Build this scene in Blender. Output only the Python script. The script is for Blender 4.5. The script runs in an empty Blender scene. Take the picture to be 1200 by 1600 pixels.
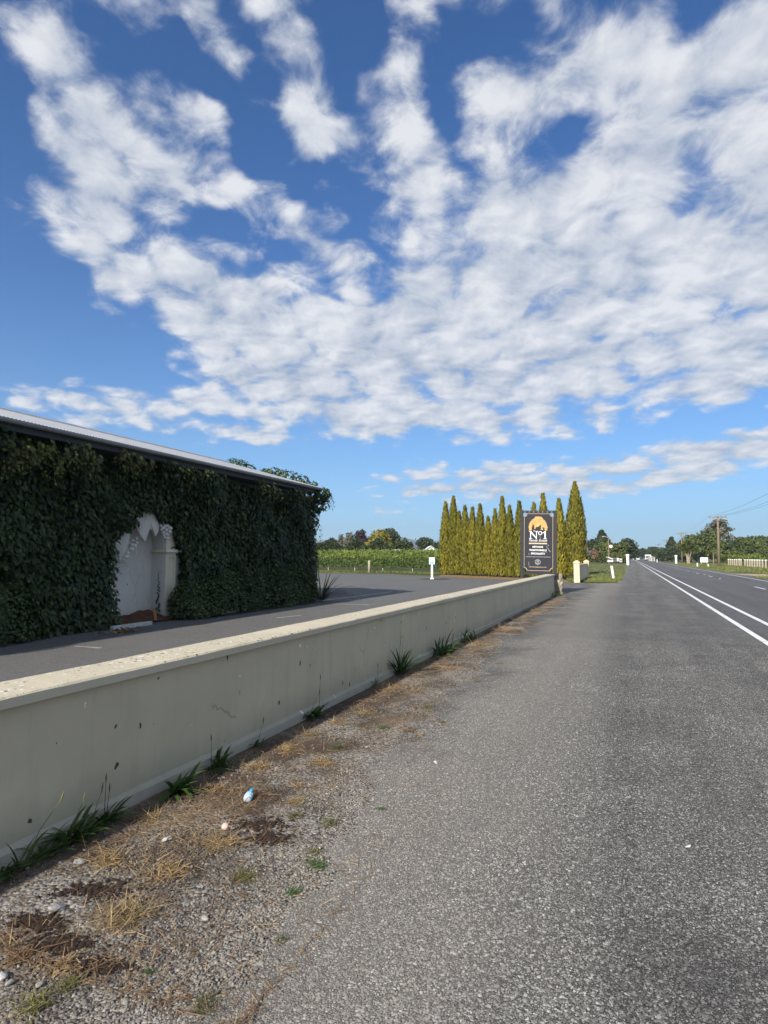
import bpy, math, random
import numpy as np
from mathutils import Vector, Matrix

R = math.radians
SC = bpy.context.scene
COL = SC.collection
rng = np.random.RandomState(7)
random.seed(7)

# ------------------------------------------------------------------ camera
FPX, HCAM = 950.0, 1.5
TH = math.atan(71.0 / FPX)
PSI = math.atan(385.0 * math.cos(TH) / FPX)
cam_data = bpy.data.cameras.new('camera')
cam_data.sensor_fit = 'HORIZONTAL'
cam_data.sensor_width = 36.0
cam_data.lens = FPX / 1200.0 * 36.0
cam_data.clip_start = 0.05
cam_data.clip_end = 20000
cam = bpy.data.objects.new('camera', cam_data)
COL.objects.link(cam)
cam.location = (0, 0, HCAM)
cam.rotation_euler = (math.pi / 2 + TH, 0, PSI)
SC.camera = cam

# ------------------------------------------------------------------ light
SUN_EL, SUN_AZ = R(30), R(7.5)          # sun behind the camera, a little to the left of the road
sun_dir = Vector((-math.sin(SUN_AZ) * math.cos(SUN_EL), -math.cos(SUN_AZ) * math.cos(SUN_EL), math.sin(SUN_EL)))
sd = bpy.data.lights.new('sun', 'SUN')
sd.energy = 4.4
sd.angle = R(1.0)
sd.color = (1.0, 0.93, 0.82)
sun = bpy.data.objects.new('sun', sd)
COL.objects.link(sun)
sun.rotation_euler = sun_dir.to_track_quat('Z', 'Y').to_euler()

vs = SC.view_settings
vs.view_transform = 'Standard'
vs.look = 'None'
vs.gamma = 1.0
vs.exposure = 0.8
vs.use_curve_mapping = False

# ------------------------------------------------------------------ picture <-> place (only used to measure where things stand)
def ray(px, py):
    xr, yr = (px - 600) / FPX, (800 - py) / FPX
    up = yr * math.cos(TH) + math.sin(TH)
    fw = math.cos(TH) - yr * math.sin(TH)
    return (xr * math.cos(PSI) - fw * math.sin(PSI), xr * math.sin(PSI) + fw * math.cos(PSI), up, fw)
def G(px, py, z=0.0):                    # point on the level z
    x, y, u, f = ray(px, py)
    t = (z - HCAM) / u
    return Vector((x * t, y * t, z))
def FAC(px, py, X):                      # point on the vertical plane x = X
    x, y, u, f = ray(px, py)
    t = X / x
    return Vector((X, y * t, HCAM + u * t))
def AT(px, zc, py=871):                  # point at depth zc; its height from py
    x, y, u, f = ray(px, py)
    t = zc / f
    return Vector((x * t, y * t, HCAM + u * t))
def HZ(py, zc):
    return AT(600, zc, py).z
def AZEL(px, py):
    x, y, u, f = ray(px, py)
    return math.atan2(x, y), math.atan2(u, math.hypot(x, y))

# ------------------------------------------------------------------ sky with broken clouds
world = bpy.data.worlds.new('World')
SC.world = world
world.use_nodes = True
wt = world.node_tree
wt.nodes.clear()
def wn(t, **k):
    n = wt.nodes.new(t)
    for a, b in k.items():
        setattr(n, a, b)
    return n
def wl(a, b):
    wt.links.new(a, b)
def wmath(op, a, b=None, c=None, clamp=False):
    n = wn('ShaderNodeMath', operation=op, use_clamp=clamp)
    for i, v in enumerate((a, b, c)):
        if v is None:
            continue
        if isinstance(v, (int, float)):
            n.inputs[i].default_value = v
        else:
            wl(v, n.inputs[i])
    return n.outputs[0]
w_out = wn('ShaderNodeOutputWorld')
w_bg = wn('ShaderNodeBackground')
w_bg.inputs['Strength'].default_value = 0.072
wl(w_bg.outputs[0], w_out.inputs[0])
w_sky = wn('ShaderNodeTexSky', sky_type='NISHITA')
w_sky.sun_disc = False
w_sky.sun_elevation = SUN_EL
w_sky.sun_rotation = math.pi + SUN_AZ
w_sky.altitude = 0
w_sky.air_density = 1.0
w_sky.dust_density = 0.0
w_sky.ozone_density = 3.5
w_tc = wn('ShaderNodeTexCoord')
w_sep = wn('ShaderNodeSeparateXYZ')
wl(w_tc.outputs['Generated'], w_sep.inputs[0])
wx, wy, wz = w_sep.outputs
w_az = wmath('ARCTAN2', wx, wy)
w_el = wmath('ARCSINE', wz)
w_ae = wn('ShaderNodeCombineXYZ')
wl(w_az, w_ae.inputs[0]); wl(w_el, w_ae.inputs[1])
# banks of cloud and clear holes: bearing/elevation of each, its spread, how thick (negative: clear)
BANKS = [
    (85, 40, 85, 130, 10, 1.25), (130, 170, 95, 120, 10, 1.0), (205, 290, 160, 160, -10, 1.15), (305, 245, 80, 80, 0, .9), (135, 420, 80, 120, -15, 1.05),
    (180, 8, 80, 45, 0, .7), (350, 75, 75, 50, 40, 1.0), (470, 50, 80, 130, 0, 1.2), (280, 165, 100, 42, 10, 1.0), (490, 220, 110, 70, 10, 1.1),
    (560, 150, 60, 80, 50, .9), (640, 200, 90, 150, 20, 1.1), (630, 40, 60, 80, 30, .5), (450, 340, 130, 60, 15, .9), (390, 310, 60, 34, 0, .45),
    (300, 470, 140, 110, 20, 1.1), (420, 480, 150, 110, 0, 1.1), (600, 470, 240, 170, -10, 1.3), (800, 430, 260, 200, -20, 1.3), (1010, 430, 300, 230, -10, 1.3),
    (1170, 430, 220, 200, 0, 1.2), (1100, 560, 220, 90, -8, 1.2), (720, 580, 330, 100, 0, 1.3), (460, 610, 280, 75, 0, 1.1), (190, 632, 250, 46, -3, 1.3),
    (640, 655, 300, 42, -6, .9), (400, 684, 110, 26, 0, .8),
    (815, 110, 95, 105, 20, .9), (780, 260, 130, 170, 10, 1.1), (990, 85, 160, 150, 20, 1.25), (1130, 180, 190, 140, -20, 1.1), (1170, 60, 90, 90, 0, .7),
    (1150, 310, 180, 110, 0, 1.1), (900, 330, 180, 110, -20, .9), (720, 90, 90, 90, 20, .35),
    (815, 676, 110, 32, 6, 1.1), (940, 655, 90, 22, 5, .8), (1045, 668, 60, 22, 8, .8), (1160, 600, 120, 50, -8, .9), (680, 690, 60, 12, 0, .6),
    (725, 738, 160, 26, -3, 1.25), (620, 745, 60, 14, 0, .7), (900, 732, 140, 26, -6, 1.15), (1060, 715, 170, 36, -9, 1.25), (1180, 700, 110, 38, -6, 1.25),
    (880, 762, 230, 24, -3, 1.15), (1060, 750, 160, 20, -6, 1.1), (700, 768, 180, 16, 0, .9), (600, 802, 100, 11, 0, .85), (790, 786, 140, 12, 0, .6),
    # clear sky
    (35, 450, 130, 150, 10, -.9), (150, 545, 150, 75, 20, -.75), (885, 205, 50, 80, 10, -1.0), (750, 60, 50, 60, 0, -.3), (700, 300, 50, 60, 20, -.4), (330, 125, 90, 40, 0, -.4), (260, 60, 60, 50, 0, -.4), (410, 130, 50, 90, 0, -.45), (690, 60, 55, 80, 0, -.5), (560, 60, 45, 110, 0, -.55), (400, 400, 60, 40, 0, -.4), (330, 350, 50, 60, 0, -.45), (570, 310, 70, 36, 0, -.4), (405, 250, 40, 50, 0, -.35),
    (470, 430, 55, 45, 20, -.5), (690, 170, 40, 100, 10, -.5), (1120, 650, 130, 24, 0, -.8), (880, 700, 200, 16, -3, -.5), (430, 730, 170, 35, 0, -.5),
    (900, 830, 400, 55, 0, -.9), (1130, 790, 180, 40, 0, -.7), (880, 20, 60, 60, 0, -.45), (1100, 30, 50, 50, 0, -.4), (410, 200, 50, 80, 0, -.4), (20, 150, 40, 150, 0, -.5),
]
cov = None
for (bx, by, rx, ry, ang, wgt) in BANKS:
    a0, e0 = AZEL(bx, by)
    a1, _ = AZEL(bx + 10, by)
    _, e1 = AZEL(bx, by - 10)
    m = wn('ShaderNodeMapping', vector_type='TEXTURE')
    m.inputs['Location'].default_value = (a0, e0, 0)
    m.inputs['Rotation'].default_value = (0, 0, -R(ang))
    m.inputs['Scale'].default_value = (1.22 * rx * (a1 - a0) / 10, 1.22 * ry * (e1 - e0) / 10, 1)
    wl(w_ae.outputs[0], m.inputs['Vector'])
    g = wn('ShaderNodeTexGradient', gradient_type='SPHERICAL')
    wl(m.outputs[0], g.inputs[0])
    cov = wmath('MULTIPLY_ADD', g.outputs['Fac'], wgt, cov if cov is not None else 0.0)
# same broken deck carried on unseen all round, added to whiten the blue shade
for (a0, e0, ra, re, wgt) in ((75, 38, 62, 42, 1.0), (128, 40, 55, 40, .9), (-100, 42, 40, 38, .8), (-150, 40, 45, 40, .8), (0, 74, 200, 32, .85), (172, 40, 40, 36, .7)):
    m = wn('ShaderNodeMapping', vector_type='TEXTURE')
    m.inputs['Location'].default_value = (R(a0), R(e0), 0)
    m.inputs['Scale'].default_value = (1.35 * R(ra), 1.35 * R(re), 1)
    wl(w_ae.outputs[0], m.inputs['Vector'])
    g = wn('ShaderNodeTexGradient', gradient_type='SPHERICAL')
    wl(m.outputs[0], g.inputs[0])
    cov = wmath('MULTIPLY_ADD', g.outputs['Fac'], wgt, cov)
# billows lie on a level deck, so they close up towards the horizon
w_zz = wmath('ADD', wmath('MAXIMUM', wz, 0.0), 0.27)
w_pl = wn('ShaderNodeCombineXYZ')
wl(wmath('DIVIDE', wx, w_zz), w_pl.inputs[0])
wl(wmath('DIVIDE', wy, w_zz), w_pl.inputs[1])
def billow(off, scale, detail, rough, dist):
    ad = wn('ShaderNodeVectorMath', operation='ADD')
    wl(w_pl.outputs[0], ad.inputs[0])
    ad.inputs[1].default_value = off
    n = wn('ShaderNodeTexNoise')
    n.inputs['Scale'].default_value = scale
    n.inputs['Detail'].default_value = detail
    n.inputs['Roughness'].default_value = rough
    n.inputs['Distortion'].default_value = dist
    wl(ad.outputs[0], n.inputs['Vector'])
    return n.outputs['Fac']
OFF = (3.1, 1.7, 0.4)
n_big = billow(OFF, 4.0, 2, .5, .2)
n_mid = billow(OFF, 9.5, 11, .61, .3)
n_mid2 = billow((OFF[0] - .005, OFF[1] - .020, OFF[2]), 9.5, 7, .52, .3)
w_vs = wn('ShaderNodeVectorMath', operation='MULTIPLY_ADD')        # rounded puffs of the mackerel deck
wl(w_pl.outputs[0], w_vs.inputs[0])
w_vs.inputs[1].default_value = (1, .80, 1)
w_wob = wn('ShaderNodeTexNoise'); w_wob.inputs['Scale'].default_value = 6.0; w_wob.inputs['Detail'].default_value = 3
wl(w_pl.outputs[0], w_wob.inputs['Vector'])
w_ws = wn('ShaderNodeVectorMath', operation='SCALE'); w_ws.inputs['Scale'].default_value = .14
wl(w_wob.outputs['Color'], w_ws.inputs[0]); wl(w_ws.outputs[0], w_vs.inputs[2])
w_vo = wn('ShaderNodeTexVoronoi', feature='SMOOTH_F1', voronoi_dimensions='2D')
w_vo.inputs['Scale'].default_value = 10.0; w_vo.inputs['Smoothness'].default_value = .45
wl(w_vs.outputs[0], w_vo.inputs['Vector'])
puff_ = wmath('SUBTRACT', .42, w_vo.outputs['Distance'])
n_soft = billow((8.2, 4.4, 1), 5.0, 4, .5, .2)
dens = wmath('ADD', wmath('MULTIPLY', wmath('MINIMUM', cov, 1.75), .60), wmath('MULTIPLY_ADD', puff_, wmath('MINIMUM', wmath('MULTIPLY_ADD', wmath('MAXIMUM', cov, 0.0), 2.2, .15), 1.05), wmath('MULTIPLY', wmath('SUBTRACT', n_mid, .5), 2.1)))
dens = wmath('ADD', dens, wmath('MULTIPLY', wmath('SUBTRACT', n_big, .5), .9))
mr = wn('ShaderNodeMapRange', interpolation_type='SMOOTHSTEP')
wl(dens, mr.inputs['Value'])
mr.inputs['From Min'].default_value = .20
mr.inputs['From Max'].default_value = .94
alpha = wmath('MULTIPLY', mr.outputs[0], .93)
# light on the billows
lit = wmath('MULTIPLY_ADD', wmath('SUBTRACT', n_mid, n_mid2), 1.8, .52)
lit = wmath('MULTIPLY_ADD', puff_, 1.0, lit)
lit = wmath('ADD', lit, wmath('MULTIPLY', wmath('SUBTRACT', n_soft, .5), 1.1))
lit = wmath('ADD', lit, wmath('MULTIPLY', wmath('SUBTRACT', n_mid, .5), .7), clamp=True)
ccol = wn('ShaderNodeMix', data_type='RGBA')
wl(lit, ccol.inputs['Factor'])
ccol.inputs['A'].default_value = (3.3, 3.85, 4.8, 1)
ccol.inputs['B'].default_value = (6.8, 6.9, 7.15, 1)
sky_t = wn('ShaderNodeMix', data_type='RGBA', blend_type='MULTIPLY')
sky_t.inputs['Factor'].default_value = 1.0
wl(w_sky.outputs[0], sky_t.inputs['A'])
sky_t.inputs['B'].default_value = (.37, .70, 1.06, 1)
low = wmath('MULTIPLY', wmath('POWER', 2.718, wmath('MULTIPLY', wmath('MAXIMUM', w_el, 0.0), -6.5)), .9)
hmix = wn('ShaderNodeMix', data_type='RGBA')         # pale blue air low over the land
wl(low, hmix.inputs['Factor'])
wl(sky_t.outputs['Result'], hmix.inputs['A'])
hmix.inputs['B'].default_value = (3.7, 5.6, 7.1, 1)
smix = wn('ShaderNodeMix', data_type='RGBA')
wl(alpha, smix.inputs['Factor'])
wl(hmix.outputs['Result'], smix.inputs['A'])
wl(ccol.outputs['Result'], smix.inputs['B'])
wl(smix.outputs['Result'], w_bg.inputs['Color'])

# ------------------------------------------------------------------ materials
def new_mat(name):
    m = bpy.data.materials.new(name)
    m.use_nodes = True
    nt = m.node_tree
    b = nt.nodes['Principled BSDF']
    return m, nt, b
def N(nt, t, **k):
    n = nt.nodes.new(t)
    for a, b in k.items():
        setattr(n, a, b)
    return n
def inp(nt, n, key, v):
    s = n.inputs[key]
    if hasattr(v, 'is_linked') or isinstance(v, bpy.types.NodeSocket):
        nt.links.new(v, s)
    else:
        s.default_value = v
def pos(nt):
    return N(nt, 'ShaderNodeTexCoord').outputs['Object']
def wpos(nt):
    return N(nt, 'ShaderNodeNewGeometry').outputs['Position']
def noise(nt, vec, scale, detail=4, rough=.55, dist=0.0):
    n = N(nt, 'ShaderNodeTexNoise')
    nt.links.new(vec, n.inputs['Vector'])
    n.inputs['Scale'].default_value = scale
    n.inputs['Detail'].default_value = detail
    n.inputs['Roughness'].default_value = rough
    n.inputs['Distortion'].default_value = dist
    return n.outputs['Fac']
def voro(nt, vec, scale, feature='F1', rand=1.0):
    n = N(nt, 'ShaderNodeTexVoronoi', feature=feature)
    nt.links.new(vec, n.inputs['Vector'])
    n.inputs['Scale'].default_value = scale
    n.inputs['Randomness'].default_value = rand
    return n
def mapr(nt, v, a, b, c=0.0, d=1.0, smooth=False):
    n = N(nt, 'ShaderNodeMapRange')
    if smooth:
        n.interpolation_type = 'SMOOTHSTEP'
    inp(nt, n, 'Value', v)
    for k, x in zip(('From Min', 'From Max', 'To Min', 'To Max'), (a, b, c, d)):
        n.inputs[k].default_value = x
    return n.outputs[0]
def mix(nt, f, a, b, blend='MIX'):
    n = N(nt, 'ShaderNodeMix', data_type='RGBA', blend_type=blend)
    inp(nt, n, 'Factor', f)
    for k, v in (('A', a), ('B', b)):
        if isinstance(v, bpy.types.NodeSocket):
            nt.links.new(v, n.inputs[k])
        else:
            n.inputs[k].default_value = (*v, 1) if len(v) == 3 else v
    return n.outputs['Result']
def mth(nt, op, a, b=0.0, clamp=False):
    n = N(nt, 'ShaderNodeMath', operation=op, use_clamp=clamp)
    inp(nt, n, 0, a); inp(nt, n, 1, b)
    return n.outputs[0]
def scalev(nt, vec, s):
    n = N(nt, 'ShaderNodeVectorMath', operation='MULTIPLY')
    nt.links.new(vec, n.inputs[0]); n.inputs[1].default_value = s
    return n.outputs[0]
def bump(nt, b, h, strength, dist):
    n = N(nt, 'ShaderNodeBump')
    n.inputs['Strength'].default_value = strength
    n.inputs['Distance'].default_value = dist
    nt.links.new(h, n.inputs['Height'])
    nt.links.new(n.outputs[0], b.inputs['Normal'])

def plain(name, col, rough=.7, var=.12, scale=6.0, metallic=0.0, bmp=0.0):
    m, nt, b = new_mat(name)
    p = pos(nt)
    n1 = noise(nt, p, scale, 6, .6)
    dark = tuple(c * (1 - var * 1.6) for c in col)
    light = tuple(min(1, c * (1 + var)) for c in col)
    c = mix(nt, mapr(nt, n1, .3, .7), dark, light)
    nt.links.new(c, b.inputs['Base Color'])
    b.inputs['Roughness'].default_value = rough
    b.inputs['Metallic'].default_value = metallic
    if bmp:
        bump(nt, b, noise(nt, p, scale * 8, 5, .6), .5, bmp)
    return m
def leafmat(name, dark, light, rough=.55, trans=.25, tip=None, spec=.4):
    m, nt, b = new_mat(name)
    g = N(nt, 'ShaderNodeNewGeometry')
    r = g.outputs['Random Per Island']
    big = noise(nt, g.outputs['Position'], 1.3, 3)
    f = mth(nt, 'ADD', mth(nt, 'MULTIPLY', r, .75), mth(nt, 'MULTIPLY', mth(nt, 'SUBTRACT', big, .37), 1.0), clamp=True)
    c = mix(nt, f, dark, light)
    if tip:
        c = mix(nt, mapr(nt, r, .90, .96), c, tip)
    oi = N(nt, 'ShaderNodeObjectInfo').outputs['Random']
    c = mix(nt, 1.0, c, mix(nt, oi, (.80, .84, .86), (1.14, 1.08, 1.0)), 'MULTIPLY')
    nt.links.new(c, b.inputs['Base Color'])
    b.inputs['Roughness'].default_value = rough
    b.inputs['Specular IOR Level'].default_value = spec
    t = N(nt, 'ShaderNodeBsdfTranslucent')
    nt.links.new(c, t.inputs['Color'])
    ms = N(nt, 'ShaderNodeMixShader')
    ms.inputs[0].default_value = trans
    nt.links.new(b.outputs[0], ms.inputs[1]); nt.links.new(t.outputs[0], ms.inputs[2])
    nt.links.new(ms.outputs[0], nt.nodes['Material Output'].inputs['Surface'])
    return m
def wornseal(nt, p, c):
    """patches, wheel paths, the dusty strip at the loose edge and a painted cast shadow"""
    f1 = noise(nt, p, .9, 5, .65)
    f2 = noise(nt, scalev(nt, p, (1.6, .07, 1)), 1.0, 4, .6)
    c = mix(nt, 1.0, c, mix(nt, mapr(nt, f1, .32, .68), (.74, .74, .75), (1.16, 1.15, 1.13)), 'MULTIPLY')
    c = mix(nt, 1.0, c, mix(nt, mapr(nt, f2, .34, .66), (.80, .80, .81), (1.14, 1.13, 1.11)), 'MULTIPLY')
    s3 = N(nt, 'ShaderNodeSeparateXYZ'); nt.links.new(p, s3.inputs[0])
    xx = mth(nt, 'ADD', s3.outputs[0], mth(nt, 'MULTIPLY', mth(nt, 'SUBTRACT', f1, .5), 1.6))
    band = mth(nt, 'MULTIPLY', mapr(nt, xx, -2.1, -1.4, 0, 1, True), mapr(nt, xx, -1.1, -.1, 1, 0, True))
    c = mix(nt, mth(nt, 'MULTIPLY', band, .42), c, (.31, .285, .245))
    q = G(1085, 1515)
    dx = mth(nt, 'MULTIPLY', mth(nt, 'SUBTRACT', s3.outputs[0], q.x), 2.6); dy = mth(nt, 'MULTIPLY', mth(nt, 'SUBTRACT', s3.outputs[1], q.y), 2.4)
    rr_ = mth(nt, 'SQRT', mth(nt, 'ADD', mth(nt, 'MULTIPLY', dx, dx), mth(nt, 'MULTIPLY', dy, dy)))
    cast_shadow = mapr(nt, mth(nt, 'ADD', rr_, mth(nt, 'MULTIPLY', mth(nt, 'SUBTRACT', noise(nt, p, 4, 4), .5), 1.4)), .1, 1.1, .42, 0, True)  # soft dark patch: shadow of whoever holds the camera, put into the colour
    return mix(nt, cast_shadow, c, (.03, .03, .032))
def stonemat(name, ramp):
    m, nt, b = new_mat(name)
    g = N(nt, 'ShaderNodeNewGeometry')
    cr = N(nt, 'ShaderNodeValToRGB')
    e = cr.color_ramp.elements
    while len(e) < len(ramp):
        e.new(.5)
    for i, (p_, c_) in enumerate(ramp):
        e[i].position = p_; e[i].color = (*c_, 1)
    nt.links.new(g.outputs['Random Per Island'], cr.inputs[0])
    v = noise(nt, g.outputs['Position'], 300, 2)
    c = mix(nt, mapr(nt, v, .3, .7), (.72, .72, .72), (1.15, 1.15, 1.15))
    c = mix(nt, 1.0, cr.outputs[0], c, 'MULTIPLY')
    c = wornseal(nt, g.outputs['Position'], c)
    nt.links.new(c, b.inputs['Base Color'])
    b.inputs['Roughness'].default_value = .8
    return m

M = {}
def chipseal(name, bitumen, chip_lo, chip_hi, scale, tracks, drift, cov=.52, bstr=.8, warm=None):
    m, nt, b = new_mat(name)
    p = wpos(nt)
    v = voro(nt, p, scale)
    e = voro(nt, p, scale, 'DISTANCE_TO_EDGE')
    sp = N(nt, 'ShaderNodeSeparateColor'); nt.links.new(v.outputs['Color'], sp.inputs[0])
    chip = mix(nt, sp.outputs[0], chip_lo, chip_hi)
    chip = mix(nt, mapr(nt, sp.outputs[1], .90, .97), chip, tuple(min(.7, c * 1.7) for c in chip_hi))
    big = noise(nt, p, .35, 5, .6)
    streak = noise(nt, scalev(nt, p, (1.3, .05, 1)), 1.0, 4, .6)
    med = noise(nt, p, 2.2, 6, .65)
    wear = mth(nt, 'ADD', mth(nt, 'MULTIPLY', mth(nt, 'SUBTRACT', streak, .5), tracks), mth(nt, 'MULTIPLY', mth(nt, 'SUBTRACT', big, .5), drift))
    wear = mth(nt, 'ADD', wear, mth(nt, 'MULTIPLY', mth(nt, 'SUBTRACT', med, .5), drift * .6))
    f = mapr(nt, mth(nt, 'ADD', mth(nt, 'MULTIPLY', sp.outputs[2], .8), wear), cov - .5, cov - .2)
    f = mth(nt, 'MULTIPLY', f, mapr(nt, e.outputs['Distance'], .0, .16))
    c = mix(nt, f, bitumen, chip)
    if warm:
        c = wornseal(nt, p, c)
    nt.links.new(c, b.inputs['Base Color'])
    b.inputs['Roughness'].default_value = .82
    b.inputs['Specular IOR Level'].default_value = .35
    h = mth(nt, 'ADD', mth(nt, 'MULTIPLY', f, .6), mth(nt, 'MULTIPLY', v.outputs['Distance'], -.5))
    bump(nt, b, h, bstr, .006)
    return m
M['road'] = chipseal('road_seal', (.045, .045, .046), (.10, .10, .10), (.21, .21, .208), 95, .9, .5, .55)
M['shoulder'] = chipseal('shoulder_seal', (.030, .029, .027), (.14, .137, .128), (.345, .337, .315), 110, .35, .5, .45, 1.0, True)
M['carpark'] = chipseal('carpark_asphalt', (.075, .074, .072), (.10, .099, .096), (.19, .188, .182), 140, .3, .9, .5, .4)

m, nt, b = new_mat('verge_soil'); M['verge'] = m
p = wpos(nt)
v = voro(nt, p, 62)
sp = N(nt, 'ShaderNodeSeparateColor'); nt.links.new(v.outputs['Color'], sp.inputs[0])
c = mix(nt, sp.outputs[0], (.10, .092, .08), (.33, .31, .28))
soil = mix(nt, noise(nt, p, 30, 5), (.028, .017, .011), (.10, .07, .045))
sy_ = N(nt, 'ShaderNodeSeparateXYZ'); nt.links.new(p, sy_.inputs[0])
nearw = mapr(nt, sy_.outputs[0], -2.85, -1.0, .16, -.10)
f = mth(nt, 'MULTIPLY', mapr(nt, mth(nt, 'SUBTRACT', noise(nt, p, 1.7, 5, .65), nearw), .36, .50), mapr(nt, sp.outputs[1], .10, .25))
c = mix(nt, f, soil, c)
far = mapr(nt, mth(nt, 'ADD', noise(nt, scalev(nt, p, (2.2, .6, 1)), 1.0, 6, .65), mth(nt, 'MULTIPLY', nearw, .5)), .50, .66)
c = mix(nt, mth(nt, 'MULTIPLY', far, .38), c, mix(nt, noise(nt, p, 25, 4), (.16, .11, .06), (.46, .34, .20)))
nt.links.new(c, b.inputs['Base Color']); b.inputs['Roughness'].default_value = .95
bump(nt, b, mth(nt, 'ADD', mth(nt, 'MULTIPLY', v.outputs['Distance'], -.6), noise(nt, p, 40, 4)), 1.0, .012)

m, nt, b = new_mat('meadow'); M['meadow'] = m
p = wpos(nt)
c = mix(nt, mapr(nt, noise(nt, p, .5, 6, .65), .35, .65), (.045, .075, .018), (.12, .14, .035))
c = mix(nt, mapr(nt, noise(nt, p, .16, 4, .6), .5, .72), c, (.24, .20, .085))
c = mix(nt, mapr(nt, noise(nt, p, 9, 4), .3, .7), mix(nt, 1.0, c, (.6, .6, .6), 'MULTIPLY'), c)
nt.links.new(c, b.inputs['Base Color']); b.inputs['Roughness'].default_value = .95
bump(nt, b, noise(nt, p, 14, 4), 1.0, .08)

def paintmat(name, col, worn=.5, base=(.09, .09, .09), scale=30):
    m, nt, b = new_mat(name)
    p = wpos(nt)
    f = mapr(nt, mth(nt, 'ADD', noise(nt, p, scale, 6, .7), mth(nt, 'MULTIPLY', noise(nt, p, 2.0, 3), .4)), worn, worn + .22)
    nt.links.new(mix(nt, f, base, col), b.inputs['Base Color'])
    b.inputs['Roughness'].default_value = .6
    return m
M['road_paint'] = paintmat('road_paint', (.72, .72, .70), .45, (.16, .16, .16), 60)
M['faded_paint'] = paintmat('faded_paint', (.50, .49, .44), .58, (.1, .1, .1), 40)
M['yellow_paint'] = paintmat('faded_yellow_paint', (.46, .42, .28), .52, (.1, .1, .1), 40)

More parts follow.
